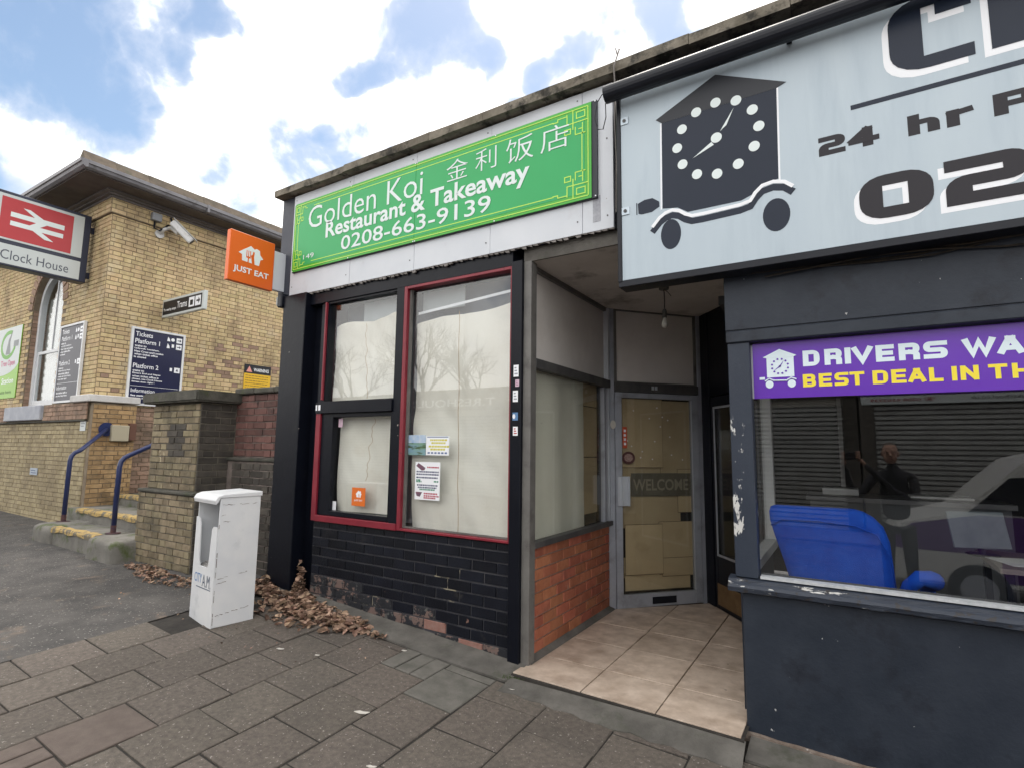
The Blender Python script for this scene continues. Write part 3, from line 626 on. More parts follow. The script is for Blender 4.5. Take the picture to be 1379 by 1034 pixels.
# weathered concrete coping, one stone after another over both shops
xs = [-5.335]
while xs[-1] < 2.6: xs.append(xs[-1] + random.uniform(.52, .66))
for i in range(len(xs) - 1):
    mb = MB(); n = 5; a0, a1 = xs[i] + .002, xs[i + 1] - .002; dz = random.uniform(-.006, .006)
    prof = [(3.50, 4.35), (3.50, 4.425), (3.54, 4.455), (3.95, 4.47), (3.95, 4.35)]
    vs = []
    for k in range(n + 1):
        x = a0 + (a1 - a0) * k / n
        for j, (y, z) in enumerate(prof):
            q = noise.noise(Vector((x * 6, y * 9, z * 9))) * .014
            vs.append((x, y + q, z + dz + q * (1 if j in (1, 2, 3) else .3)))
    m5 = len(prof)
    fs = [tuple(range(m5)), tuple(range(n * m5 + m5 - 1, n * m5 - 1, -1))]
    for k in range(n):
        for j in range(m5): fs.append((k * m5 + j, (k + 1) * m5 + j, (k + 1) * m5 + (j + 1) % m5, k * m5 + (j + 1) % m5))
    mb.add(vs, fs).build('coping_stone', COPE, SHOP)
MB().box(-5.32, 2.6, 3.54, 3.94, 4.36, 4.44).build('coping_bed', COPD, SHOP)
MB().box(-5.30, 3.0, 3.95, 9.0, 4.25, 4.38).build('flat_roof', COPD, SHOP)
MB().box(-5.13, 3.0, 3.62, 3.95, 3.2, 4.345).build('fascia_backing', BLK, SHOP)
MB().box(-5.13, -5.0, 3.9, 9.0, -.1, 4.3).build('side_wall', BLK, SHOP)
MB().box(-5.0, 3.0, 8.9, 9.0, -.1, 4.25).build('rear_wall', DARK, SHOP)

# recess: ceiling, side window, door
PD = Vector((-2.11, 5.345, 0)); QD = Vector((-1.365, 6.165, 0)); DU = (QD - PD).normalized(); DN = Vector((DU.y, -DU.x, 0)); DL = (QD - PD).length
FD = (PD, DU, Vector((0, 0, 1)), DN)
mb = MB(); mb.prism((Vector((0, 0, 3.09)), Vector((1, 0, 0)), Vector((0, 1, 0)), Vector((0, 0, 1))), [(-2.16, 3.66), (3.0, 3.66), (3.0, 6.7), (-1.1, 6.7), (-2.3, 5.4)], 0, .06); mb.build('recess_ceiling', CEIL, SHOP)
mb = MB()
for i in range(26):
    a = -2.12 + i * .033 * 1.0; mb.prism(FY(3.655), [(a, 3.20), (a + .034, 3.20), (a + .03, 3.20 - rr.uniform(.02, .10)), (a + .01, 3.20 - rr.uniform(.02, .09))][::-1], -.02, 0)
MB().box(-2.16, -1.30, 3.64, 3.66, 3.09, 3.2).build('soffit_edge', CEM, SHOP)
FS = FX(-2.13)
MB().fbox(FS, 3.70, 5.36, 2.31, 3.09, -.05, -.02).build('upper_panel', BEIGE, SHOP)
bars('grey_post', GREYP, [(-2.155, -2.085, 3.63, 3.72, -.01, 3.09)])
bars('ceiling_bead', GREYP, [(-2.15, -2.12, 3.72, 5.30, 3.05, 3.09)], bevel=0)
bars('side_transom', GREYD, [(-2.16, -2.085, 3.72, 5.30, 2.235, 2.315)])
bars('side_sill', GREYD, [(-2.16, -2.085, 3.72, 5.36, .838, .885)])
bars('side_jamb', ALUL, [(-2.155, -2.10, 5.28, 5.34, .885, 3.08)])
bars('side_mullion', ALU, [(-2.155, -2.11, 5.19, 5.23, .885, 2.235)])
MB().box(-2.143, -2.137, 3.72, 5.19, .885, 2.235).build('window_pane', GLASS_DIM, SHOP)
paper('side_window_paper', FX(-2.20), 3.69, 4.83, .86, 2.25, CURT, .01, fold=lambda s, t: .010 * sin(s * 15 + .8 * t) * (1 - .2 * t), c=0.012, seed=1.9)
for y0, y1, z0, z1 in ((4.80, 5.20, .98, 1.52), (4.79, 5.2, 1.53, 2.02), (4.80, 5.2, 2.03, 2.26)):
    MB().box(-2.21 + random.uniform(0, .01), -2.20, y0, y1, z0, z1).build('cardboard_sheet', CARD, SHOP)
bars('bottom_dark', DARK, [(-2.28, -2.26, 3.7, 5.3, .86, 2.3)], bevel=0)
# door wall
MB().fbox(FD, .0, DL, 2.305, 3.09, -.05, -.02).build('door_upper_panel', BEIGE, SHOP)
mb = MB(); frame_rect(FD, .03, DL - .03, 2.305, 3.09, (.045, .05, .012, .012), -.02, .01, mb); mb.build('panel_bead', GREYP, SHOP)
MB().fbox(FD, -.03, .04, 0, 3.09, -.04, .02).build('door_jamb', ALU, SHOP, bevel=.003)
MB().fbox(FD, DL - .06, DL + .02, 0, 3.09, -.04, .02).build('door_jamb', ALU, SHOP, bevel=.003)
MB().fbox(FD, .04, DL - .06, 2.205, 2.30, -.03, .035).build('door_head', GREYD, SHOP, bevel=.003)
door = frame_rect(FD, .045, DL - .065, .02, 2.20, (.075, .09, .13, .055), -.015, .03).build('door', ALU, SHOP, bevel=.004)
MB().fbox(FD, .12, DL - .155, .15, 2.145, .004, .010).build('door_pane', GLASS_DIM, door)
MB().fbox(FD, DL - .165, DL - .150, .16, 2.14, .028, .034).build('door_edge_strip', ALUL, door)
MB().fbox(FD, .44, .72, .045, .115, .03, .036).build('letter_plate', PLAST, door, bevel=.003)
mb = MB(); mb.fbox(FD, .06, .20, 1.03, 1.33, .03, .045); mb.fbox(FD, .10, .115, 1.03, 1.33, .045, .062); mb.fbox(FD, .17, .185, 1.03, 1.33, .045, .07); mb.build('pull_handle', ALUL, door, bevel=.003)
mb = MB(); disc(mb, FD, .02, 1.86, .028, .045, .02, .032, 14); mb.build('door_bell', mat('ivory_plastic', (.62, .60, .54), None, .4), door)
CSHADE = mat('cardboard_edge_shade', (0.13, 0.095, 0.055), None, .9)
# cardboard behind the door glass, one sheet lapped on another
for k, (a0, a1, b0, b1) in enumerate(((.13, .62, 1.42, 2.14), (.60, .97, 1.36, 2.13), (.13, .84, 1.10, 1.45), (.80, .97, .95, 1.40), (.13, .83, .80, 1.13), (.17, .60, .33, .83), (.57, .97, .32, .85), (.16, .58, .30, .50), (.60, .97, .30, .48), (.17, .93, .17, .34))):
    MB().fbox(FD, a0, a1, b0, b1, -.020 - .006 * ((k * 7) % 5), -.0165 - .006 * ((k * 7) % 5)).build('cardboard_sheet', CARD, door)
    MB().fbox(FD, a0 - .005, a1 + .005, b0 - .006, b1 + .005, -.0203 - .006 * ((k * 7) % 5), -.0201 - .006 * ((k * 7) % 5)).build('sheet_edge_shade', CSHADE, door)  # dark rim behind each sheet: corrugated edge with its shading painted in
MB().fbox(FD, .12, .99, .15, 2.15, -.075, -.065).build('door_backing', DARK, door)
WB = mat('faded_banner', (0.12, 0.11, 0.085), (0.15, 0.14, 0.11), .8, 12)
wb = MB().fbox(FD, .24, .96, 1.12, 1.36, -.0135, -.0125).build('welcome_banner', WB, door)
text('WELCOME', FD, .26, .92, 1.18, 1.30, -.0115, 'banner_lettering', mat('faded_print', (.33, .30, .24), None, .8), door, bold=.02)
mb = MB(); rr = random.Random(9)
for i in range(16):
    a, b = rr.uniform(.16, .92), rr.uniform(1.45, 2.1); disc(mb, FD, a, b, .007, .007, .0105, .012, 6)
mb.build('paint_fleck', SW2, door)
ORG = mat('just_orange', (0.72, 0.16, 0.02), None, .4)
MB().fbox(FD, .135, .185, 1.62, 1.84, .0105, .0125).build('orange_sticker', mat('red_orange_sticker', (0.62, 0.10, 0.04), None, .5), door)
mb = MB()
for k in range(4): mb.fbox(FD, .148, .172, 1.65 + k * .045, 1.677 + k * .045, .013, .0138)
mb.build('sticker_print', SW2, door)
mb = MB(); disc(mb, FD, .20, 1.52, .075, .065, .0105, .0125, 16); mb.build('round_sticker', mat('dark_maroon', (0.09, 0.03, 0.03), None, .5), door)
mb = MB(); disc(mb, FD, .20, 1.52, .05, .042, .013, .0138, 10); mb.build('sticker_print', mat('pinkish_print', (.5, .38, .34), (.2, .1, .09), .6, 60), door)
mb = MB(); mb.fbox(FD, .47, .50, 2.235, 2.275, .035, .038); mb.fbox(FD, .51, .54, 2.235, 2.275, .035, .038); mb.build('number_plate', ALUL, SHOP)

# floor tiles of the recess
FL = struct(MB().box(-2.13, -.60, 3.50, 6.3, -.12, .008), 'recess_floor', GROUT)
poly = [(-2.125, 3.48), (-.60, 3.425), (-.60, 5.2), (-1.33, 6.12), (-2.10, 5.33)]
def clip(poly_, rect):
    x0, x1, y0, y1 = rect; P = [Vector(p) for p in poly_]
    for ax, lim, sgn in ((0, x0, 1), (0, x1, -1), (1, y0, 1), (1, y1, -1)):
        out = []
        for i in range(len(P)):
            a, b = P[i - 1], P[i]; da, db = (a[ax] - lim) * sgn, (b[ax] - lim) * sgn
            if da >= 0: out.append(a) if False else None
            if (da >= 0) != (db >= 0): out.append(a + (b - a) * (da / (da - db)))
            if db >= 0: out.append(b)
        P = out
        if len(P) < 3: return None
    return P
FZ = (Vector((0, 0, 0)), Vector((1, 0, 0)), Vector((0, 1, 0)), Vector((0, 0, 1)))
txs = [-2.13, -1.59, -1.085, -.58]; tys = [3.40, 3.88, 4.38, 4.88, 5.38, 5.88, 6.3]
for i in range(3):
    for j in range(len(tys) - 1):
        P = clip(poly, (txs[i] + .004, txs[i + 1] - .004, tys[j] + .003, tys[j + 1] - .003))
        if P: MB().prism(FZ, [(p.x, p.y) for p in P], .002, .020 + random.uniform(-.0008, .0008)).build('floor_tile', TILE, FL, bevel=.0015)
MB().add([(-2.13, 3.43, -.10), (-.58, 3.40, -.14), (-.58, 3.405, .012), (-2.13, 3.46, .012), (-.58, 3.6, .012), (-2.13, 3.6, .012)], [(0, 1, 2, 3), (3, 2, 4, 5)]).build('tile_edge', JOINT, FL)

# signs on the shop
S = thing('green_shop_sign', 'long green sign board reading Golden Koi Restaurant & Takeaway in white English and Chinese lettering', 'sign', (-3.3, 3.56, 3.46))
FG = FY(3.56)
MB().box(-5.035, -1.49, 3.562, 3.583, 3.447, 4.222).build('sign_edge', mat('dark_sign_edge', (0.015, 0.02, 0.03), None, .5), S)
A0, A1, B0, B1 = -5.03, -1.533, 3.452, 4.216
for i, (a, b) in enumerate(((A0, -3.282), (-3.278, A1))):
    MB().fbox(FG, a, b, B0, B1, 0, .006).build('sign_panel', GREENE, S)
MB().fbox(FG, A0 + .055, -3.2825, B0 + .05, B1 - .05, .006, .0075).build('sign_field', GREEN, S); MB().fbox(FG, -3.2775, A1 - .055, B0 + .05, B1 - .05, .006, .0075).build('sign_field', GREEN, S)
def lines(segs, w=.0075, c=.0085):
    mb = MB()
    for a0, b0, a1, b1 in segs:
        if a0 == a1: mb.fbox(FG, a0 - w / 2, a0 + w / 2, min(b0, b1) - w / 2, max(b0, b1) + w / 2, c - .001, c)
        else: mb.fbox(FG, min(a0, a1) - w / 2, max(a0, a1) + w / 2, b0 - w / 2, b0 + w / 2, c - .001, c + .0002)
    return mb
segs = []
for y in (B0 + .025, B1 - .025): segs.append((A0 + .03, y, A1 - .03, y))
for y in (B0 + .075, B1 - .075): segs.append((A0 + .32, y, A1 - .32, y))
for x in (A0 + .025, A1 - .025): segs.append((x, B0 + .03, x, B1 - .03))
for x in (A0 + .075, A1 - .075): segs.append((x, B0 + .24, x, B1 - .24))
lines(segs).build('sign_border', YLINE, S)
for sx, X0 in ((1, A0 + .03), (-1, A1 - .03)):
    for sy, Y0 in ((1, B0 + .03), (-1, B1 - .03)):
        q = lambda L: [(X0 + sx * a, Y0 + sy * b, X0 + sx * c, Y0 + sy * d) for a, b, c, d in L]
        L = [(.02,.02,.09,.02),(.09,.02,.09,.07),(.09,.07,.02,.07),(.02,.07,.02,.02),(.0,.10,.17,.10),(.12,.0,.12,.15),(.17,.02,.17,.10),(.04,.12,.04,.2),(.04,.2,.10,.2),(.10,.2,.10,.14),
             (.14,.14,.19,.14),(.19,.14,.19,.18),(.19,.18,.14,.18),(.14,.18,.14,.14),(.17,.03,.25,.03),(.25,.03,.25,.05),(.25,.05,.29,.05),(.04,.2,.02,.2),(.04,.16,.07,.16)]
        lines(q([(a * (.62 if sx > 0 else 1), b, c * (.62 if sx > 0 else 1), d) for a, b, c, d in L]), .008, .0092).build('corner_fretwork', YLINE, S)
text('Golden Koi', FG, -4.785, -3.19, 3.885, 4.125, .011, 'sign_lettering', SWHITE, S, bold=-.004)
text('Restaurant & Takeaway', FG, -4.50, -2.065, 3.68, 3.90, .011, 'sign_lettering', SWHITE, S, bold=.022)
text('0208-663-9139', FG, -4.255, -2.435, 3.552, 3.700, .0113, 'sign_lettering', SWHITE, S, bold=.008)
text('149', FG, -4.84, -4.67, 3.56, 3.612, .011, 'sign_lettering', SWHITE, S)
for ch, a0, a1, b0, b1 in (('金', -2.915, -2.68, 3.925, 4.115), ('利', -2.60, -2.385, 3.930, 4.122), ('饭', -2.29, -2.03, 3.915, 4.125), ('店', -1.965, -1.715, 3.915, 4.118)):
    text(ch, FG, a0, a1, b0, b1, .011, 'sign_character', SWHITE, S, bold=-.008)
mb = MB()
for x in (-5.02, -4.15, -3.29, -3.27, -2.4, -1.50):
    for z in (3.458, 4.21): disc(mb, FG, x, z, .006, .006, .006, .009, 8)
mb.build('fixing_screw', SW2, S)

# little stickers and cards on the shopfront
PR = [(-2.222, -2.176, 2.157, 2.25, 'small white paper sticker, topmost on the black corner post'), (-2.205, -2.170, 2.08, 2.135, 'tiny pink paper sticker, second from top on the black corner post'),
      (-2.226, -2.180, 1.962, 2.05, 'white notice sticker, middle one of five on the black corner post'), (-2.228, -2.178, 1.818, 1.88, 'blue and white sticker with round mark, second from bottom on the corner post'), (-2.222, -2.178, 1.70, 1.77, 'square red and white sticker, lowest on the black corner post')]
for k, (a0, a1, b0, b1, lb) in enumerate(PR):
    t = thing('sticker', lb, 'sticker', (a0, 3.598, b0), 'stickers on the corner post')
    FP = FY(3.5985); MB().fbox(FP, a0, a1, b0, b1, 0, .001).build('sticker_paper', [SW2, mat('pink_paper', (.62, .45, .55), None, .6), SW2, mat('blue_print', (.10, .22, .42), None, .5), SW2][k], t)
    mb = MB()
    if k == 3: disc(mb, FP, a0 + .014, (b0 + b1) / 2, .013, .019, .001, .0018, 12)
    else:
        for j in range(3): mb.fbox(FP, a0 + .008, a1 - .008 - .006 * j, b0 + (b1 - b0) * (.2 + .25 * j), b0 + (b1 - b0) * (.32 + .25 * j), .001, .0016)
    mb.build('sticker_print', [mat('grey_print', (.35, .38, .42), None, .6), mat('mauve_print', (.4, .2, .3), None, .6), mat('grey_print', (.35, .38, .42), None, .6), SW2, mat('red_print', (.5, .08, .08), None, .6)][k], t)
FP = FY(3.671)
t = thing('postcard', 'landscape photo postcard taped inside the large window beside the red frame', 'card', (-3.29, 3.668, 1.53))
MB().fbox(FP, -3.395, -3.165, 1.533, 1.71, 0, .001).build('photo_print', mat('landscape_photo', (.16, .30, .09), (.22, .36, .62), .5, 9, stain=(.05, .09, .03), stain_scale=25, stain_lo=.5, stain_hi=.6, stretch=(.3, 1, 1.3)), t)
mb = MB(); mb.fbox(FP, -3.395, -3.165, 1.64, 1.71, .001, .0016); mb.build('photo_sky', mat('photo_sky', (.30, .45, .66), (.55, .62, .7), .5, 20), t)
t = thing('flyer', 'small white flyer with yellow heading beside the landscape postcard', 'flyer', (-3.05, 3.668, 1.53))
MB().fbox(FP, -3.16, -2.905, 1.535, 1.70, 0, .001).build('flyer_paper', SW2, t)
text('TAXI', FP, -3.11, -2.95, 1.645, 1.675, .0016, 'flyer_print', mat('mustard_print', (.62, .55, .05), None, .6), t, bold=.02) if False else None
mb = MB(); rr = random.Random(4)
for z, w in ((1.665, .17), (1.64, .14), (1.61, .20), (1.585, .16)):
    a = -3.03 - w / 2
    while a < -3.03 + w / 2: s = rr.uniform(.012, .03); mb.fbox(FP, a, a + s, z - .008, z + .008, .001, .0016); a += s + .005
mb.build('flyer_print', mat('mustard_print', (.62, .58, .08), None, .6), t)
mb = MB(); mb.fbox(FP, -3.15, -2.915, 1.688, 1.695, .001, .0016)
for k in range(6): mb.fbox(FP, -3.14 + k * .038, -3.115 + k * .038, 1.548, 1.562, .001, .0016)
mb.build('flyer_print', mat('blue_ink', (.10, .16, .32), None, .6), t)
t = thing('flyer', 'tall white takeaway flyer with red, black and green print below the postcard', 'flyer', (-3.14, 3.668, 1.15))
MB().fbox(FP, -3.275, -2.995, 1.150, 1.475, 0, .001).build('flyer_paper', SW2, t)
for nm, colr, rows in (('red', (.42, .05, .09), ((1.43, -3.14, -3.01), (1.205, -3.17, -3.02), (1.185, -3.17, -3.0), (1.168, -3.17, -3.04))), ('black', (.07, .08, .16), ((1.39, -3.26, -3.01), (1.368, -3.26, -3.01), (1.34, -3.26, -3.02), (1.255, -3.24, -3.03), (1.275, -3.25, -3.02))), ('green', (.06, .25, .16), ((1.318, -3.26, -3.21), (1.305, -3.26, -3.2), (1.31, -3.06, -3.01), (1.238, -3.22, -3.05)))):
    mb = MB()
    for z, a0, a1 in rows:
        a = a0
        while a < a1: s = rr.uniform(.01, .026); mb.fbox(FP, a, min(a + s, a1), z - .0065, z + .0065, .001, .0016); a += s + .005
    mb.build('flyer_print', mat(nm + '_flyer_ink', colr, None, .6), t)
mb = MB(); mb.prism(FP, [(-3.265, 1.44), (-3.24, 1.465), (-3.16, 1.425), (-3.17, 1.405), (-3.20, 1.40)][::-1], .001, .0017); mb.prism(FP, [(-3.265, 1.215), (-3.25, 1.18), (-3.215, 1.175), (-3.19, 1.215)], .001, .0017); mb.build('flyer_picture', mat('maroon_ink', (.22, .06, .10), (.1, .1, .14), .6, 60), t)
t = thing('delivery_sticker', 'small orange delivery sticker with white house mark inside the lower left window', 'sticker', (-3.97, 3.668, 1.04))
MB().fbox(FP, -4.065, -3.885, 1.045, 1.215, 0, .001).build('sticker_paper', ORG, t)
def house_mark(mb, F, a, b, w, h, c0, c1):
    P = [(-.5,.42),(-.34,.62),(-.02,.98),(.14,.84),(.22,.92),(.36,.86),(.38,.62),(.52,.42),(.40,.34),(.36,-.02),(.18,-.02),(.13,.46),(.06,.52),(.0,.42),(.06,.0),(-.34,.02),(-.36,.36)]
    return mb.prism(F, [(a + p[0] * w, b + p[1] * h) for p in P][::-1], c0, c1)
house_mark(MB(), FP, -3.975, 1.125, .08, .065, .001, .0017).build('sticker_mark', SW2, t); text('JUST EAT', FP, -4.03, -3.92, 1.085, 1.105, .0017, 'sticker_print', SW2, t, bold=.02)
for a, b, w, h, lb in ((-4.36, .985, .05, .085, 'small white notice at the lower left corner of the lower sash glass'), (-4.33, 1.79, .06, .085, 'torn pink paper scrap at the top left of the lower sash glass')):
    o = MB().fbox(FY(3.6), a, a + w, b, b + h, -.06, -.059); o = MB().fbox(FP, a + .03, a + w + .03, b, b + h, 0, .001); one(o, 'paper_scrap', SW2 if b < 1 else mat('pink_paper', (.62, .45, .55), None, .6), lb, 'paper')
for i, x in enumerate((-4.553, -4.515)):
    one(MB().fbox(FY(3.5885), x, x + (.022 if i == 0 else .032), 1.955, 2.01, 0, .0015), 'sticker', SW2, ('narrow' if i == 0 else 'wider') + ' white sticker of the pair at the left end of the black transom rail', 'sticker', 'pair of stickers on the rail')
# ---------------------------------------------------------------- the taxi office
TAXI = thing('taxi_office', 'dark navy painted taxi office front with large window, chipped sill and long silver fascia sign', 'shop', (.8, 3.6, -.1))
F6 = FY(3.60)
MB().box(-.595, 2.6, 3.61, 3.80, -.25, .762).build('stallriser', NAVY, TAXI, bevel=.004)
mb = MB(); xs_ = grid(-.60, 2.6, 60)
for i in range(60):
    a, b = xs_[i], xs_[i + 1]; h = lambda x: zg(x, 3.6) + .035 + .016 * noise.noise(Vector((x * 6, 0, 3)))
    mb.add([(a, 3.585, zg(a, 3.6) - .05), (b, 3.585, zg(b, 3.6) - .05), (b, 3.59, h(b)), (a, 3.59, h(a)), (b, 3.62, h(b) + .006), (a, 3.62, h(a) + .006)], [(0, 1, 2, 3), (3, 2, 4, 5)])
mb.build('stallriser_footing', mat('crumbling_footing', (0.12, 0.085, 0.065), (0.24, 0.20, 0.17), .95, 12, 1.0, 50, stain=(.5, .48, .44), stain_scale=15, stain_lo=.63, stain_hi=.66), TAXI)
mb = MB()   # chipped moulded sill
prof = [(3.66, .765), (3.60, .762), (3.555, .775), (3.548, .80), (3.56, .815), (3.575, .825), (3.58, .842), (3.66, .852)]
n = 64; a0, a1 = -.665, 2.6; m8 = len(prof); vs = []
for k in range(n + 1):
    x = a0 + (a1 - a0) * k / n
    for j, (y, z) in enumerate(prof):
        q = noise.noise(Vector((x * 13, j * 1.7, 2))) * (.006 if 0 < j < 6 else .001); vs.append((x, y + q, z + q * .6))
fs = [tuple(range(m8)), tuple(range(n * m8 + m8 - 1, n * m8 - 1, -1))] + [(k * m8 + j, (k + 1) * m8 + j, (k + 1) * m8 + (j + 1) % m8, k * m8 + (j + 1) % m8) for k in range(n) for j in range(m8)]
mb.add(vs, fs).build('window_sill', NAVYC, TAXI)
MB().box(-.49, 2.6, 3.60, 3.66, .8525, .868).build('sill_glazing_bead', mat('silver_bead', (.42, .45, .47), (.6, .62, .64), .4, 25), TAXI)
MB().box(-.628, -.50, 3.60, 3.70, .85, 2.275).build('window_post', NAVYC if False else mat('flaking_navy_post', (0.017, 0.026, 0.046), (0.026, 0.036, 0.056), 0.5, 3, 0.4, 50, stain=(0.62, 0.62, 0.60), stain_scale=4.5, stain_lo=.64, stain_hi=.65, stretch=(1.5, 1, .6)), TAXI, bevel=.004)
MB().box(-.635, 2.6, 3.585, 3.72, 2.275, 2.35).build('window_head', NAVY, TAXI, bevel=.006)
MB().box(-.638, 2.6, 3.60, 3.72, 2.357, 3.20).build('header_board', NAVY, TAXI, bevel=.003)
MB().box(-.635, 2.6, 3.606, 3.72, 2.35, 2.357).build('header_groove', PLAST, TAXI)
MB().box(-.50, 2.6, 3.656, 3.662, .862, 2.28).build('window_pane', glass_mat('clean_glass', (.95, .96, .97), .001, .050), TAXI)
# flank of the office inside the recess, glazed above a low wall
MB().box(-.635, -.60, 3.8, 5.22, -.1, .80).build('flank_wall', NAVY, TAXI)
MB().box(-.635, -.60, 3.72, 5.22, 2.36, 3.09).build('flank_head', BLK, TAXI)
WF = mat('white_inner_frame', (.52, .53, .52), (.62, .63, .62), .5, 5)
mb = MB(); mb.box(-.64, -.56, 3.80, 5.22, .80, .87); mb.box(-.63, -.565, 5.14, 5.22, .87, 2.36); mb.build('inner_window_frame', WF, TAXI, bevel=.003)
MB().box(-.612, -.606, 3.72, 5.14, .87, 2.36).build('window_pane', GLASS, TAXI)
# door of the office, set at the back of the recess
TP, TQ = Vector((-1.345, 6.15, 0)), Vector((-.615, 5.25, 0)); TU = (TQ - TP).normalized(); TN = Vector((TU.y, -TU.x, 0)); TL = (TQ - TP).length
FT = (TP, TU, Vector((0, 0, 1)), TN)
MB().fbox(FT, .0, .17, 0, 3.09, -.05, .02).build('door_jamb', BLK, TAXI, bevel=.003)
MB().fbox(FT, .17, TL, 2.18, 3.09, -.05, .01).build('door_over_panel', BLK, TAXI)
td = frame_rect(FT, .18, TL - .03, .02, 2.16, (.06, .08, .52, .10), -.03, .01).build('door', BLK, TAXI, bevel=.004)
frame_rect(FT, .24, TL - .11, .54, 2.06, .022, .01, .018).build('glazing_bead', ALU, td)
MB().fbox(FT, .24, TL - .11, .54, 2.06, -.008, -.002).build('door_pane', GLASS_DIM, td)
MB().fbox(FT, .22, TL - .10, .06, .27, .01, .013).build('kick_plate', mat('brown_kick_plate', (.13, .075, .03), (.19, .12, .055), .5, 9), td)
# inside
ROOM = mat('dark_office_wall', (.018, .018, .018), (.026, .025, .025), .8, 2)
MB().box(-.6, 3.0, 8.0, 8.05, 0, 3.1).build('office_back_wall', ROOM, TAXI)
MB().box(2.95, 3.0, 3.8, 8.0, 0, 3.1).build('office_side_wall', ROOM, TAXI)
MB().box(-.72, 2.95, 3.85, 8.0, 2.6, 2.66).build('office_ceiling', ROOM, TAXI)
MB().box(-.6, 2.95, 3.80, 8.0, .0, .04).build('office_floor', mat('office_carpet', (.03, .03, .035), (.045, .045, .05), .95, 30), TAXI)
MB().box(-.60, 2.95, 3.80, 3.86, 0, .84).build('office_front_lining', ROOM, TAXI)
# notice on the back wall, counter with papers, screens
one(MB().box(-.1, -.06, 7.0, 7.04, .04, 2.2), 'pole', mat('grey_pole', (.28, .28, .27), None, .5), 'slim grey pole standing in the dark office behind the window', 'pole')
t = thing('counter', 'dark counter inside the taxi office behind the blue chair', 'counter', (.2, 6.2, .04))
MB().box(-.35, 1.1, 6.0, 6.5, .04, 1.15).build('counter_front', mat('grey_counter', (.09, .095, .10), None, .6), t); MB().box(-.38, 1.13, 5.95, 6.55, 1.15, 1.19).build('counter_top', mat('dark_top', (.14, .14, .14), None, .4), t)
for x, y, w, d, h, lb in ((-.25, 6.2, .3, .25, .06, 'stack of white paper at the left end of the office counter'), (.45, 6.2, .45, .3, .02, 'loose white sheets in the middle of the office counter')):
    one(MB().box(x, x + w, y, y + d, 1.195, 1.195 + h), 'paper_stack', mat('office_paper', (.62, .62, .60), None, .8), lb, 'paper', bevel=.004)
t = thing('desk', 'low desk cluttered with papers at the right of the taxi office window', 'desk', (1.35, 4.6, .04))
MB().box(.72, 1.9, 4.35, 5.1, .90, .93).build('desk_top', mat('desk_top', (.16, .13, .11), (.2, .17, .15), .5, 6), t)
for x in (.75, 1.84):
    for y in (4.38, 5.04): MB().box(x, x + .04, y, y + .04, .04, .90).build('leg', PLAST, t)
for x, y, rx, lb in ((.80, 4.45, .3, 'sheet of paper at the front left corner of the desk'), (.98, 4.62, -.2, 'sheet of paper lying behind the front sheet on the desk')):
    mb = MB(); f = frame((x, y, .933), (cos(rx), sin(rx), 0), (0, 0, 1)); mb.add([f[0] + Vector((cos(rx) * a - sin(rx) * b, sin(rx) * a + cos(rx) * b, 0.001 * c)) for a, b, c in ((0, 0, 0), (.21, 0, 1), (.21, .29, 3), (0, .29, 0), (0, 0, 2), (.21, 0, 3), (.21, .29, 5), (0, .29, 2))], [(3,2,1,0),(4,5,6,7),(0,1,5,4),(1,2,6,5),(2,3,7,6),(3,0,4,7)])
    one(mb, 'sheet_of_paper', MATS['office_paper'], lb, 'paper')
t = thing('spray_bottle', 'clear plastic bottle with white cap standing on the office desk', 'bottle', (.93, 4.55, .933))
mb = MB(); mb.tube([(.93, 4.55, .934), (.93, 4.55, .94), (.93, 4.55, 1.08), (.93, 4.55, 1.115), (.93, 4.55, 1.135)], [.032, .036, .036, .018, .014], 14); mb.build('bottle_body', mat('milky_plastic', (.30, .36, .36), None, .25), t, smooth=True)
mb = MB(); mb.tube([(.93, 4.55, 1.135), (.93, 4.55, 1.165), (.93, 4.55, 1.175)], [.018, .018, .010], 12); mb.build('bottle_cap', SW2, t)
mb = MB(); mb.tube([(.93, 4.55, .985), (.93, 4.55, 1.05)], .0365, 14); mb.build('bottle_label', mat('label_blue', (.35, .48, .55), None, .5), t)
t = thing('office_screen', 'grey computer screen tilted on the desk in the taxi office', 'screen', (.85, 4.85, .93))
mb = MB(); f = (Vector((.56, 4.72, .98)), Vector((.93, .37, 0)), Vector((-.12, .10, .96)).normalized(), Vector((.37, -.93, .1)).normalized()); mb.fbox(f, 0, .34, 0, .24, -.012, 0); mb.build('screen_panel', mat('screen_grey', (.10, .13, .14), (.14, .17, .18), .4, 8), t, bevel=.004)
mb = MB(); mb.cyl((.72, 4.82, .93), (.70, 4.82, 1.02), .02); mb.cyl((.72, 4.83, .93), (.72, 4.83, .94), .09); mb.build('screen_stand', PLAST, t)

# blue chair with its back to the window
BLUE = mat('royal_blue_fabric', (0.002, 0.055, 0.42), (0.006, 0.085, 0.52), 0.8, 9, .9, 200, spec=.2)
CH = thing('office_chair', 'royal blue upholstered chair with its back against the taxi office window', 'chair', (-.12, 4.25, .04))
def loft(secs, m, name, parent, n=24, sub=1):
    """secs: (center, half-width vec, half-depth vec, squareness) -> rounded sections"""
    mb = MB(); N = n; vs = []
    for c, hw, hd, p in secs:
        for k in range(N):
            t = 2 * pi * k / N; ct, st = cos(t), sin(t)
            e = 2 / p; x = math.copysign(abs(ct) ** e, ct); y = math.copysign(abs(st) ** e, st)
            vs.append(Vector(c) + Vector(hw) * x + Vector(hd) * y)
    fs = []
    for i in range(len(secs) - 1):
        for k in range(N): fs.append((i * N + k, i * N + (k + 1) % N, (i + 1) * N + (k + 1) % N, (i + 1) * N + k))
    fs += [tuple(range(N - 1, -1, -1)), tuple(range((len(secs) - 1) * N, len(secs) * N))]
    mb.add(vs, fs); return mb.build(name, m, parent, smooth=True)
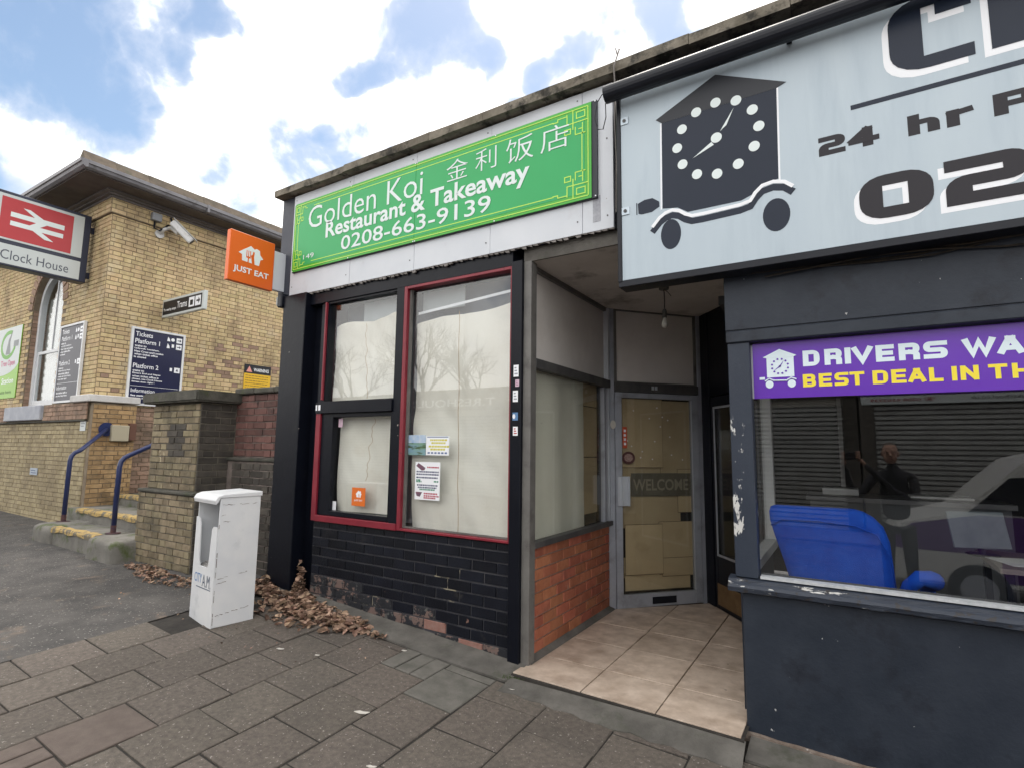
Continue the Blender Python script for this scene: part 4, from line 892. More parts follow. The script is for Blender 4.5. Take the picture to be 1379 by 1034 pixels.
def bk(t, w, d, lean=0): return ((-.155 + .035 * t + lean, 4.08 - .02 * t, .70 + .555 * t), (w, .02, 0), (.0, d, 0), 5)
loft([((-.07, 4.12, .55), (.25, .01, 0), (0, .06, 0), 4), ((-.085, 4.11, .72), (.28, .01, 0), (0, .075, 0), 4), ((-.11, 4.10, .90), (.30, .01, 0), (0, .08, 0), 4), ((-.14, 4.09, 1.06), (.318, .01, 0), (0, .08, 0), 4), ((-.165, 4.08, 1.15), (.315, .01, 0), (0, .075, 0), 3.8), ((-.19, 4.075, 1.205), (.292, .01, 0), (0, .066, 0), 3.4), ((-.21, 4.07, 1.237), (.262, .01, 0), (0, .05, 0), 3.2), ((-.222, 4.07, 1.25), (.225, .01, 0), (0, .025, 0), 3)], BLUE, 'backrest', CH)
mb = MB(); mb.tube([(-.47, 4.02, 1.12), (-.40, 3.998, 1.165), (-.2, 3.992, 1.17), (.0, 3.996, 1.155), (.11, 4.005, 1.11), (.175, 4.03, .98), (.19, 4.04, .80)], .0045, 6); mb.build('piping', BLUE, CH, smooth=True)
loft([((-.06, 4.42, .46), (.26, .02, 0), (0, .25, 0), 5), ((-.06, 4.42, .50), (.29, .02, 0), (0, .28, 0), 5), ((-.06, 4.42, .57), (.29, .02, 0), (0, .28, 0), 5), ((-.06, 4.42, .60), (.25, .02, 0), (0, .24, 0), 4)], BLUE, 'seat', CH)
for sx in (-1, 1):
    cx = -.05 + .36 * sx if sx > 0 else -.27
    mb = MB(); pts = [(cx - .09 * sx, 4.14, .70), (cx - .05 * sx, 4.08, .82), (cx, 4.06, .875), (cx + .05 * sx, 4.10, .865), (cx + .075 * sx, 4.20, .84), (cx + .08 * sx, 4.36, .82), (cx + .07 * sx, 4.48, .74), (cx + .05 * sx, 4.50, .58)]
    mb.tube(pts, [.035, .040, .045, .052, .055, .050, .042, .03], 12); mb.build('armrest', BLUE if sx > 0 else BLUE, CH, smooth=True)
mb = MB(); mb.cyl((-.06, 4.42, .20), (-.06, 4.42, .47), .03); mb.build('gas_column', PLAST, CH)
for k in range(5):
    t = 2 * pi * k / 5 + .3; mb = MB(); mb.tube([(-.06, 4.42, .20), (-.06 + .16 * cos(t), 4.42 + .16 * sin(t), .15), (-.06 + .27 * cos(t), 4.42 + .27 * sin(t), .11)], [.03, .024, .02], 8); leg = mb.build('base_arm', PLAST, CH)
    mb = MB(); c = Vector((-.06 + .27 * cos(t), 4.42 + .27 * sin(t), .07)); tn = Vector((-sin(t), cos(t), 0)); mb.cyl(c - tn * .015, c + tn * .015, .03, n=12); mb.build('castor', PLAST, leg)

# purple window banner
B = thing('window_banner', 'purple banner with DRIVERS WANTED in white across the top of the taxi office window', 'banner', (.9, 3.66, 1.93))
FB = FY(3.655)
MB().fbox(FB, -.49, 2.5, 1.925, 2.268, 0, .0012).build('banner_sheet', PURP, B)
MB().fbox(FB, -.525, -.49, 1.925, 2.262, 0, .0010).build('banner_clear_edge', mat('clear_film', (.36, .37, .42), None, .4), B)
def spans(word, widths, x0, adv, w, gap=0):
    out = []; x = x0
    for ch in word:
        if ch == ' ': x += adv * .55; continue
        ww = w * widths.get(ch, 1); out.append((ch, x, x + ww)); x += ww + gap
    return out
d1 = [('D', -.213, -.125), ('R', -.100, -.012), ('I', .006, .028), ('V', .038, .138), ('E', .152, .238), ('R', .258, .352), ('S', .368, .472), ('W', .534, .668), ('A', .672, .778), ('N', .80, .905), ('T', .915, 1.01), ('E', 1.03, 1.12), ('D', 1.14, 1.24)]
stroke_letters(FB, d1, 2.108, 2.202, .030, .024, .002, 'banner_lettering', ICE, B)
d2 = [('B', -.218, -.150), ('E', -.135, -.068), ('S', -.055, .015), ('T', .020, .092), ('D', .130, .202), ('E', .217, .285), ('A', .292, .372), ('L', .385, .445), ('I', .482, .502), ('N', .517, .592), ('T', .630, .705), ('H', .722, .80), ('E', .82, .89)]
stroke_letters(FB, d2, 1.984, 2.060, .022, .017, .002, 'banner_lettering', YEL, B)
def house(mb_dark, F, x, z, s, c, body, mb2, eave=True, t0=0.0):
    """clock house on wheels, unit = taxi fascia drawing, origin at clock centre"""
    q = lambda pts: [(x + a * s, z + b * s) for a, b in pts][::-1]
    mb_dark.prism(F, q([(-.348, .245), (.348, .235), (.342, -.355), (.0, -.44 + .0), (-.15, -.43), (-.26, -.42), (-.352, -.365)][:]), c, c + .001)
    mb_dark.prism(F, q([(-.39, .262), (.006, .44), (.405, .24), (.345, .232), (-.35, .232)]), c + .0012, c + .0022)
def clock_face(mb, F, x, z, s, c, ang0=90, skip=(), r=.25, dot=.032):
    for k in range(12):
        t = radians(ang0 - 30 * k)
        if k in skip: continue
        disc(mb, F, x + r * s * cos(t), z + r * s * sin(t), dot * s, dot * s * 1.0, c, c + .001, 16)
    disc(mb, F, x, z, dot * s, dot * s, c, c + .001, 16)
mb = MB(); HX, HZ = -.338, 2.118
mb.prism(FB, [(-.412, 2.183), (-.262, 2.183), (-.262, 2.052), (-.412, 2.052)][::-1][::-1], .002, .003); mb.prism(FB, [(-.432, 2.178), (-.338, 2.224), (-.246, 2.180), (-.262, 2.172), (-.412, 2.172)][::-1], .0032, .0042)
disc(mb, FB, -.400, 2.010, .022, .024, .002, .003, 16); disc(mb, FB, -.278, 2.010, .022, .024, .002, .003, 16); mb.fbox(FB, -.455, -.425, 2.040, 2.056, .002, .003)
mb.build('banner_logo', ICE, B)
mb = MB(); mb.tube([Vector((a, 3.6515, b)) for a, b in ((-.425, 2.030), (-.40, 2.046), (-.375, 2.032), (-.305, 2.030), (-.28, 2.046), (-.252, 2.034))], .0045, 6); mb.build('banner_logo_line', ICE, B)
mb = MB(); clock_face(mb, FB, HX, 2.118, .18, .0045, ang0=75)
mb.prism(FB, [(HX - .004, 2.118), (HX + .004, 2.118), (HX + .022, 2.152)][::-1][::-1], .0045, .0055); mb.prism(FB, [(HX - .002, 2.121), (HX + .003, 2.115), (HX - .034, 2.092)][::-1], .0045, .0055); mb.build('banner_clock', PURP, B)

# the big silver fascia sign
T = thing('taxi_fascia_sign', 'long silver fascia sign with a black clock-house-on-wheels logo and cab office lettering', 'sign', (.6, 3.45, 2.74))
FT2 = FY(3.45)
MB().fbox(FT2, -1.262, 2.6, 2.746, 4.13, -.012, 0).build('sign_board', SILV, T)
MB().box(-1.292, -1.264, 3.44, 3.58, 2.735, 4.10).build('sign_edge_channel', PLAST, T, bevel=.003)
MB().box(-1.29, 2.6, 3.447, 3.59, 2.70, 2.744).build('sign_bottom_channel', PLAST, T, bevel=.003)
MB().box(-1.28, 2.6, 3.475, 3.60, 2.80, 4.10).build('sign_box', PLAST, T)
for z in (3.90, 3.235): MB().fbox(FT2, -1.262, -1.205, z - .028, z + .028, .001, .006).build('fixing_clip', mat('zinc_clip', (.45, .52, .58), None, .35, metal=.5), T, bevel=.002); 
mb = MB()
for z in (3.90, 3.235): disc(mb, FT2, -1.235, z, .012, .012, .006, .011, 10)
mb.build('clip_bolt', GREYD, T)
mb = MB(); Q = lambda P: P[::-1]
mb.prism(FT2, Q([(-.972, 3.815), (-.268, 3.825), (-.280, 3.222), (-.62, 3.175), (-.80, 3.145), (-.86, 3.19), (-.98, 3.225)][:0] + [(-.972, 3.80), (-.268, 3.80), (-.280, 3.222), (-.34, 3.21), (-.41, 3.165), (-.49, 3.135), (-.815, 3.135), (-.88, 3.18), (-.978, 3.195)]), .0004, .0012)
mb.build('logo_house', INK, T)
mb = MB(); mb.prism(FT2, Q([(-1.012, 3.835), (-.618, 4.022), (-.212, 3.822), (-.27, 3.800), (-.972, 3.800)]), .0014, .0022); mb.build('logo_roof', mat('slate_roof_print', (.016, .019, .027), None, .5), T)
mb = MB(); mb.prism(FT2, Q([(-1.147, 3.268), (-1.10, 3.285), (-1.045, 3.285), (-1.00, 3.250), (-.998, 3.215), (-1.05, 3.188), (-1.12, 3.186), (-1.143, 3.195)]), .0004, .0012)
mb.fbox(FT2, -1.158, -1.151, 3.19, 3.275, .0004, .0012)
disc(mb, FT2, -.927, 3.008, .066, .102, .0004, .0012, 28); disc(mb, FT2, -.300, 3.000, .074, .102, .0004, .0012, 28)
def ribbon(mb, pts, w, c):
    for i in range(len(pts) - 1):
        a, b = Vector(pts[i]), Vector(pts[i + 1]); 
        n0 = Vector((-(b - a).y, (b - a).x)).normalized() if i == 0 else (Vector((-(b - Vector(pts[i - 1])).y, (b - Vector(pts[i - 1])).x)).normalized())
        nx = Vector(pts[min(i + 2, len(pts) - 1)]); n1 = Vector((-(nx - a).y, (nx - a).x)).normalized()
        mb.prism(FT2, [tuple(a - n0 * w / 2), tuple(b - n1 * w / 2), tuple(b + n1 * w / 2), tuple(a + n0 * w / 2)], c, c + .0008)
arch = [(-1.05, 3.045), (-1.0, 3.10), (-.96, 3.125), (-.915, 3.135), (-.87, 3.12), (-.83, 3.088), (-.79, 3.068), (-.72, 3.066), (-.50, 3.073), (-.44, 3.085), (-.41, 3.13), (-.37, 3.165), (-.31, 3.175), (-.25, 3.16), (-.205, 3.12)]
ribbon(mb, arch, .042, .0004); mb.build('logo_running_gear', INK, T)
mb = MB(); ribbon(mb, [(a, b + .036) for a, b in arch], .022, .0014); ribbon(mb, [(-.978, 3.80), (-.986, 3.19)], .010, .0004); ribbon(mb, [(-.262, 3.83), (-.274, 3.21)], .010, .0004); mb.build('logo_white_line', SW2, T)
mb = MB()
for a, b in ((-.499, 3.80), (-.407, 3.707), (-.374, 3.588), (-.405, 3.465), (-.500, 3.376), (-.627, 3.345), (-.750, 3.375), (-.840, 3.468), (-.872, 3.590), (-.838, 3.713), (-.744, 3.802), (-.622, 3.828)):
    if (a, b) == (-.622, 3.828): pass
    disc(MB(), FT2, a, b, .032, .033, .0026, .0034, 22).build('clock_dot', SWHITE, T)
disc(mb, FT2, -.624, 3.588, .034, .034, .0030, .0038, 22)
mb.prism(FT2, [(-.600, 3.625), (-.560, 3.655), (-.515, 3.755)][::1], .0026, .0034); mb.prism(FT2, [(-.655, 3.568), (-.775, 3.490), (-.640, 3.545)][::1], .0026, .0034); mb.build('logo_clock', SWHITE, T)
# lettering: white offset shadow under slate letters
big = [('C', .300, .660), ('L', .725, 1.08), ('C', 1.15, 1.5)]
stroke_letters(FT2, [(c, a - .030, b - .030) for c, a, b in big], 3.62, 4.045, .150, .072, .0005, 'letter_shadow', SW2, T)
stroke_letters(FT2, big, 3.655, 4.08, .150, .072, .0022, 'sign_lettering', INK, T)
MB().fbox(FT2, .104, 2.4, 3.530, 3.558, .0004, .0012).build('sign_rule', INK, T)
sm = [('2', -.064, .068), ('4', .082, .228)]; stroke_letters(FT2, sm, 3.296, 3.410, .050, .030, .0006, 'sign_lettering', INK2, T)
stroke_letters(FT2, [('h', .356, .492)], 3.293, 3.408, .052, .028, .0006, 'sign_lettering', INK2, T)
stroke_letters(FT2, [('r', .520, .630)], 3.290, 3.42, .054, .030, .0006, 'sign_lettering', INK2, T)
stroke_letters(FT2, [('P', .708, .87), ('R', .90, 1.06)], 3.291, 3.408, .056, .030, .0006, 'sign_lettering', INK2, T)
nb = [('0', .116, .445), ('2', .492, .83), ('0', .88, 1.2)]
stroke_letters(FT2, [(c, a - .026, b - .026) for c, a, b in nb], 2.832, 3.078, .108, .062, .0005, 'letter_shadow', SW2, T)
stroke_letters(FT2, nb, 2.862, 3.108, .108, .062, .0022, 'sign_lettering', INK2, T)
# roller tube above the sign, with its pull cord
t = thing('awning_roller', 'black roller tube with looped cord along the top of the silver taxi sign', 'awning', (.6, 3.35, 4.05))
MB().cyl((-1.335, 3.35, 4.075), (2.6, 3.35, 4.075), .060, n=20).build('roller_tube', PLAST, t, smooth=False)
mb = MB(); mb.tube([(-1.335, 3.35, 4.075), (-1.36, 3.35, 4.09), (-1.40, 3.36, 4.05), (-1.43, 3.38, 3.95), (-1.415, 3.40, 3.87), (-1.375, 3.40, 3.86), (-1.345, 3.38, 3.93), (-1.34, 3.36, 4.02)], .0035, 6); mb.build('pull_cord', PLAST, t)
for x in (-.2, 1.2): MB().box(x, x + .03, 3.40, 3.52, 4.06, 4.12).build('roller_bracket', PLAST, t)
mb = MB(); mb.tube([(-1.30, 3.50, 4.47), (-1.31, 3.49, 4.52), (-1.28, 3.49, 4.50), (-1.325, 3.49, 4.38), (-1.335, 3.55, 4.2), (-1.33, 3.565, 3.9), (-1.335, 3.568, 3.6), (-1.31, 3.568, 3.4), (-1.32, 3.57, 3.22)], .006, 6)
mb.tube([(-1.35, 3.565, 4.3), (-1.352, 3.568, 4.0), (-1.342, 3.568, 3.7), (-1.348, 3.568, 3.3)], .004, 6); one(mb, 'cable', mat('grey_cable', (.22, .20, .19), None, .6), 'thin grey cables running down between the white fascia and the silver sign', 'cable')
mb = MB(); rr = random.Random(12)
for k in range(9):
    z = 2.745 - rr.uniform(0, .06); y = rr.uniform(3.62, 3.585); x0 = rr.uniform(-.6, -.1)
    mb.tube([(x0 + i * .28, y - .01 - .02 * rr.random(), z + .02 * sin(i * 1.3 + k) - .012 * i * (rr.random() - .3)) for i in range(12)], .005, 5)
one(mb, 'cable_bundle', mat('black_cable', (.018, .016, .015), (.05, .04, .03), .5, 20), 'sagging bundle of black cables under the silver taxi sign', 'cable')
# bare bulb
t = thing('hanging_bulb', 'bare light bulb hanging from the recess ceiling by the shop door', 'light', (-1.38, 4.85, 3.09))
mb = MB(); mb.cyl((-1.38, 4.85, 3.09), (-1.38, 4.85, 3.065), .045, n=16); mb.build('ceiling_rose', GREYD, t)
mb = MB(); mb.tube([(-1.38, 4.85, 3.07), (-1.375, 4.85, 2.95), (-1.378, 4.85, 2.87)], .005, 6); mb.tube([(-1.38, 4.85, 3.07), (-1.34, 4.84, 3.03), (-1.31, 4.83, 2.99)], .0035, 6); mb.build('flex', PLAST, t)
mb = MB(); mb.tube([(-1.378, 4.85, 2.88), (-1.378, 4.85, 2.86), (-1.378, 4.85, 2.80)], [.014, .020, .020], 12); mb.build('lamp_holder', GREYD, t)
mb = MB(); mb.tube([(-1.378, 4.85, 2.80), (-1.378, 4.85, 2.785), (-1.378, 4.85, 2.76), (-1.378, 4.85, 2.735), (-1.378, 4.85, 2.715), (-1.378, 4.85, 2.705)], [.013, .016, .027, .031, .024, .008], 16); mb.build('bulb', mat('frosted_bulb', (.60, .60, .56), None, .15), t, smooth=True)

# ---------------------------------------------------------------- yard wall and gate pier
P = thing('brick_gate_pier', 'grimy yellow brick pier with dark stone cap between the station steps and the news box', 'pier', (-6.75, 3.5, .19))
FPR = FY(3.30)
mb = MB(); mb.box(-7.37, -6.13, 3.31, 3.95, 0, 1.03); mb.box(-7.28, -6.24, 3.36, 3.95, 1.03, 2.08); mb.build('pier_core', GMOR, P)
bp = Bricks(P)
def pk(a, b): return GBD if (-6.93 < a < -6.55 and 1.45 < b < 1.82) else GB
bp.wall(FY(3.31), -7.37, -6.13, .14, 1.03, None, course=.076, length=.235, bond='flemish', pick=pk, proud=.012, jit=.005)
bp.wall(FY(3.36), -7.28, -6.24, 1.08, 2.08, None, course=.076, length=.235, bond='flemish', pick=pk, proud=.012, jit=.005)
bp.wall(FX(-6.13), 3.31, 3.78, .14, 1.03, [GBD], course=.076, length=.235, bond='flemish', proud=.010)  # faces towards +X are laid wholly in the darker brick
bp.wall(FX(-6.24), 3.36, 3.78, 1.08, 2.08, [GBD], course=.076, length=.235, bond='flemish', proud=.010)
bp.finish()
MB().box(-7.37, -6.12, 3.28, 3.95, 1.035, 1.075).build('pier_ledge', COPD, P, bevel=.012)
mb = MB(); mb.box(-7.38, -6.14, 3.25, 3.98, 2.085, 2.215); mb.build('pier_cap', COPD, P, bevel=.02, seg=2)
Wl = thing('yard_wall', 'low yard wall, dark red bricks above darker bricks, running to the black shop pier', 'wall', (-5.65, 3.8, .19))
mb = MB(); mb.box(-6.24, -5.13, 3.79, 4.05, 0, 2.19); mb.box(-6.24, -5.13, 3.715, 3.79, 0, 1.42); mb.build('wall_core', RMOR, Wl)
bw = Bricks(Wl)
bw.wall(FY(3.79), -6.24, -5.135, 1.47, 2.19, [RB], course=.080, length=.235, bond='flemish', proud=.010, jit=.005)
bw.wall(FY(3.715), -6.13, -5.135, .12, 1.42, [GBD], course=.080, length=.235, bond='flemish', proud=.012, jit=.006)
bw.finish()
MB().box(-6.24, -5.13, 3.69, 3.80, 1.42, 1.46).build('wall_ledge', COPD, Wl, bevel=.01)
x = -6.24
while x < -5.15:
    x2 = min(x + .38, -5.13); MB().box(x + .003, x2 - .003, 3.74, 4.08, 2.195, 2.265 + random.uniform(-.004, .004)).build('coping_stone', COPD, Wl, bevel=.012); x = x2

# ---------------------------------------------------------------- station building
ST = thing('station_building', 'yellow stock brick railway station with arched window, deep eaves and gutter at the left', 'building', (-12, 5, .25))
XS, YS = -10.35, 3.85
XL, YBK = -21.0, 13.0
WX0, WX1, WZ0, WSP = -13.42, -12.0, 2.27, 4.15; WR = (WX1 - WX0) / 2; WC = (WX0 + WX1) / 2
def inwin(x, z, g=0.0):
    if not (WX0 - g < x < WX1 + g) or z < WZ0 - g: return False
    return z < WSP or (x - WC) ** 2 + (z - WSP) ** 2 < (WR + g) ** 2
mb = MB(); mb.box(XL, WX0, YS, YS + .35, 0, 5.7); mb.box(WX1, XS, YS, YS + .35, 0, 5.7); mb.box(WX0, WX1, YS, YS + .35, 0, WZ0)
N = 18
for i in range(N):
    a, b = WX0 + (WX1 - WX0) * i / N, WX0 + (WX1 - WX0) * (i + 1) / N; za, zb = [WSP + sqrt(max(0, WR ** 2 - (q - WC) ** 2)) for q in (a, b)]
    mb.add([(a, YS, za), (b, YS, zb), (b, YS, 5.7), (a, YS, 5.7), (a, YS + .35, za), (b, YS + .35, zb), (b, YS + .35, 5.7), (a, YS + .35, 5.7)], [(0,1,2,3),(4,7,6,5),(0,4,5,1)])
mb.box(XS - .35, XS, YS + .35, YBK, 0, 5.7); mb.box(XL, XS - .35, YBK - .3, YBK, 0, 5.7)
mb.build('wall', YMOR, ST)
bs = Bricks(ST)
def pks(a, b):
    return YB4 if b < 1.9 else YB
def pkside(a, b):
    if b < 2.25: return YB3
    if b > 3.3 + .5 * sin(a * 1.3): return YB
    return YB3 if random.random() < .16 else YB
FS1, FS2 = FY(YS), FX(XS)
ok1 = lambda a0, a1, b0, b1: not any(inwin(q, w, .004) for q in (a0, a0 + .04, (a0 + a1) / 2, a1 - .012) for w in (b0, b1))
bs.wall(FS1, -20.95, XS, 2.28, 5.44, None, course=.074, length=.225, bond='flemish', proud=.010, ok=ok1, pick=pks, joint=.010)
bs.wall(FY(YS - .04), -20.95, XS + .04, 5.45, 5.70, [YB], course=.074, length=.225, bond='flemish', proud=.010, joint=.010)
bs.wall(FY(YS - .05), -20.95, XS + .05, .12, 1.95, [YB4], course=.074, length=.225, bond='flemish', proud=.010, joint=.010)
bs.wall(FY(YS - .085), -20.95, XS + .05, 1.985, 2.255, [YB3], course=.074, length=.225, bond='flemish', proud=.010, joint=.010, ok=lambda a0, a1, b0, b1: not (-13.85 < a0 < -12.1))
bs.wall(FS2, YS, YBK, 2.0, 5.44, None, course=.074, length=.225, bond='flemish', proud=.010, pick=pkside, joint=.010)
bs.wall(FS2, 4.40, YBK, .7, 2.0, [YB3], course=.074, length=.225, bond='flemish', proud=.010, joint=.010)
bs.wall(FX(XS + .04), YS - .04, YBK, 5.45, 5.70, [YB], course=.074, length=.225, bond='flemish', proud=.010, joint=.010)
bs.wall(FX(XS + .16), YS - .05, 4.42, .45, 2.24, [YB2], course=.074, length=.225, bond='flemish', proud=.010, joint=.010)
# brick reveal of the window
bs.wall(frame((WX0, 0, 0), (0, 1, 0), (1, 0, 0)), YS + .01, YS + .24, WZ0, WSP, [YB3], course=.074, length=.23, proud=.008, joint=.010)
bs.finish(minpx=8)
mb = MB(); mb.box(-20.95, XS, YS - .05, YS, 0, 1.96); mb.box(-20.95, XS, YS - .085, YS, 1.975, 2.262); mb.box(XS, XS + .16, YS - .05, 4.42, 0, 2.25); mb.box(-20.95, XS, YS - .04, YS, 5.443, 5.7); mb.box(XS, XS + .04, YS - .04, YBK, 5.443, 5.7); mb.build('plinth', YMOR, ST)
# voussoirs over the window
for k in range(17):
    t = pi * (k + .5) / 17; c = Vector((WC + (WR + .115) * cos(t), YS - .006, WSP + (WR + .115) * sin(t)))
    f = (c, Vector((-sin(t), 0, cos(t))), Vector((cos(t), 0, sin(t))), Vector((0, -1, 0))); MB().fbox(f, -.058, .058, -.11, .11, -.05, .014).build('arch_brick', YB3, ST)
# window: sash in a white arched frame
win = MB(); 
WWH = mat('white_window_paint', (.68, .70, .73), (.76, .78, .80), .45, 6)
def archpts(r, z0, n=16): return [(WC + r, z0)] + [(WC + r * cos(pi * k / n), WSP + r * sin(pi * k / n)) for k in range(n + 1)] + [(WC - r, z0)]
def archframe(mb, r0, r1, z0, y0, y1):
    A, Bq = archpts(r0, z0), archpts(r1, z0); n = len(A)
    vs = [(a, y0, b) for a, b in A] + [(a, y0, b) for a, b in Bq] + [(a, y1, b) for a, b in A] + [(a, y1, b) for a, b in Bq]
    fs = []
    for i in range(n - 1): fs += [(i, i + 1, n + i + 1, n + i), (i, 2 * n + i, 2 * n + i + 1, i + 1), (n + i, n + i + 1, 3 * n + i + 1, 3 * n + i)]
    mb.add(vs, fs)
archframe(win, WR - .005, WR - .10, WZ0 + .02, YS + .09, YS + .18); win.box(WX0 + .1, WX1 - .1, YS + .11, YS + .18, WZ0 + .02, WZ0 + .12)
w_ = win.build('window', WWH, ST)
mb = MB(); mb.box(WX0 + .10, WX1 - .10, YS + .12, YS + .16, 3.28, 3.335); mb.box(WX0 + .10, WX0 + .15, YS + .12, YS + .16, WZ0 + .12, 3.28); mb.box(WC - .015, WC + .015, YS + .125, YS + .155, 3.335, WSP + WR - .1); mb.build('sash_bar', WWH, w_)
mb = MB(); mb.box(WX0 + .08, WX1 - .08, YS + .135, YS + .142, WZ0 + .1, WSP + WR - .09); mb.build('window_pane', GLASS, w_)
mb = MB(); mb.box(WX0 + .02, WX1 - .02, YS + .22, YS + .24, WZ0, WSP + .25); mb.build('window_blind', mat('grey_blind', (.34, .38, .38), (.42, .46, .45), .8, 3), w_)
MB().box(-13.83, -12.08, YS - .14, YS + .22, 2.0, 2.262).build('window_sill', mat('bluish_sill_stone', (.34, .36, .42), (.46, .48, .52), .7, 5, .4), ST, bevel=.012)
MB().box(-20.95, XS, YS - .10, YS - .05, 1.958, 1.982).build('band_shadow_strip', COPD, ST)  # dark strip standing in for the shadow beneath the projecting brick band
WST = mat('white_painted_stone', (.52, .51, .50), (.64, .63, .62), .7, 7, .5)
MB().box(XS - .52, XS + .21, YS - .14, 4.45, 2.262, 2.375).build('corner_cap', WST, ST, bevel=.012)
# eaves: soffit, cornice, gutter, roof
EO = .5
mb = MB(); mb.box(XL, XS + EO, YS - .6, YS, 5.80, 5.84); mb.box(XS, XS + EO, YS, YBK, 5.80, 5.84); mb.build('soffit', mat('brown_soffit', (.085, .07, .065), (.13, .11, .10), .8, 5), ST)
CORN = mat('grey_brown_cornice', (.13, .115, .11), (.19, .17, .165), .7, 4)
for o, z0, z1 in ((.06, 5.70, 5.735), (.11, 5.735, 5.765), (.17, 5.765, 5.80)):
    mb = MB(); mb.box(XL, XS + o, YS - o, YS, z0, z1); mb.box(XS, XS + o, YS, YBK, z0, z1); mb.build('cornice', CORN, ST)
GUT = mat('grey_gutter', (.15, .148, .165), (.22, .218, .235), .45, 4, stain=(.09, .085, .085), stain_scale=5, stain_lo=.58, stain_hi=.75)
def gutter(p, q, out, name='gutter'):
    p, q, out = Vector(p), Vector(q), Vector(out); mb = MB(); prof = [(0, 0), (.03, -.005), (.07, .02), (.085, .06), (.105, .065), (.105, .12), (.09, .12), (0, .12)]
    vs = [c + out * a + Vector((0, 0, b)) for c in (p, q) for a, b in prof]; n = len(prof)
    mb.add(vs, [tuple(range(n)), tuple(range(2 * n - 1, n - 1, -1))] + [(i, (i + 1) % n, n + (i + 1) % n, n + i) for i in range(n)]); return mb.build(name, GUT, ST)
for y0, y1 in ((YS - .6, 5.1), (5.105, 6.9), (6.905, 8.7), (8.705, YBK)): gutter((XS + EO, y0, 5.82), (XS + EO, y1, 5.82), (1, 0, 0))
for y in (5.1, 6.9, 8.7): MB().box(XS + EO - .01, XS + EO + .115, y - .02, y + .02, 5.81, 5.95).build('gutter_joint', GUT, ST)
for x0, x1 in ((XL, -14), (-13.995, -11.9), (-11.895, XS + EO + .1)): gutter((x0, YS - .6, 5.82), (x1, YS - .6, 5.82), (0, -1, 0))
SLATE = mat('brown_slate', (.085, .068, .052), (.15, .12, .09), .9, 7, .8, 30, rand=.15, stain=(.09, .085, .06), stain_scale=3)
rt = XS + EO
y = YS - .62
while y < 12:
    L = random.uniform(.42, .5)
    mb = MB(); z1 = 6.16 + random.uniform(-.008, .008)
    mb.add([(rt, y + .003, 5.945), (rt, y + L, 5.945), (rt - .12, y + L, z1), (rt - .12, y + .003, z1), (rt - .34, y + .003, 5.945), (rt - .34, y + L, 5.945)], [(0, 1, 2, 3), (3, 2, 5, 4), (0, 3, 4), (1, 5, 2)]); mb.build('verge_tile', SLATE, ST); y += L
mb = MB(); mb.add([(XL, YS - .6, 5.93), (rt, YS - .6, 5.93), (rt, YBK, 5.93), (XL, YBK, 5.93), (XL + 4, 8, 7.0), (rt - 4.6, 8, 7.0)], [(0, 1, 5, 4), (1, 2, 5), (2, 3, 4, 5), (3, 0, 4)]); mb.build('roof', SLATE, ST)

# steps up beside the station
SP = thing('station_steps', 'mossy concrete steps with worn yellow edges between the station wall and the brick pier', 'steps', (-8.8, 3.6, .2))
def rock(x0, x1, y0, y1, z0, z1, name, m, rd=.04, amp=.012, par=SP):
    mb = MB().box(x0, x1, y0, y1, z0, z1); o = mb.build(name, m, par)
    bm = bmesh.new(); bm.from_mesh(o.data); bmesh.ops.subdivide_edges(bm, edges=bm.edges[:], cuts=7, use_grid_fill=True)
    cx, cy, cz = (x0 + x1) / 2, (y0 + y1) / 2, (z0 + z1) / 2; R0 = ROOT[o]
    for v in bm.verts:
        p = v.co + R0; h = Vector(((x1 - x0) / 2 - rd, (y1 - y0) / 2 - rd, (z1 - z0) / 2 - rd)); d = p - Vector((cx, cy, cz))
        cl_ = Vector((max(-h.x, min(h.x, d.x)), max(-h.y, min(h.y, d.y)), max(-h.z, min(h.z, d.z)))); e = d - cl_
        if e.length > rd: e = e.normalized() * rd
        v.co = Vector((cx, cy, cz)) + cl_ + e - R0 + Vector((noise.noise(p * 5), noise.noise(p * 5 + Vector((9, 0, 0))), noise.noise(p * 5 + Vector((0, 9, 0))))) * amp
    for f in bm.faces: f.smooth = True
    bm.to_mesh(o.data); bm.free(); return o
rock(-9.95, -9.25, 3.10, 3.72, .05, .475, 'corner_stone', STEP, .07, .02); rock(-8.02, -7.30, 3.04, 3.66, .05, .465, 'corner_stone', STEP, .07, .02)
rock(-9.28, -8.00, 3.13, 3.80, .05, .462, 'step_tread', STEP, .02, .008)
rock(-10.2, -7.36, 3.60, 4.30, .1, .63, 'step_tread', STEP, .02, .008); rock(-10.2, -7.36, 4.20, 4.85, .2, .79, 'step_tread', STEP, .02, .008); rock(-10.2, -7.36, 4.75, 9.0, .3, .95, 'step_landing', STEP, .02, .006)
def nose(x0, x1, y, z, zz):
    mb = MB(); n = 26; vs = []
    for k in range(n + 1):
        x = x0 + (x1 - x0) * k / n; d = .085 + .05 * noise.noise(Vector((x * 4, z, 0))); h = .05 + .03 * noise.noise(Vector((x * 5, z, 4)))
        vs += [(x, y - .014, z - h), (x, y - .012, z - .012), (x, y + .004, z + .009), (x, y + d, z + .012)]
    mb.add(vs, [(k * 4 + j, k * 4 + 4 + j, k * 4 + 5 + j, k * 4 + 1 + j) for k in range(n) for j in range(3)]); mb.build('yellow_nosing', YPAINT, SP)
nose(-9.27, -7.98, 3.128, .462, 0); nose(-9.85, -7.85, 3.598, .63, 0); nose(-10.0, -7.7, 4.198, .79, 0)
RAILB = mat('dark_blue_rail', (.018, .028, .095), (.026, .038, .12), .35, 9, .1, stain=(.10, .05, .035), stain_scale=9, stain_lo=.68, stain_hi=.72)
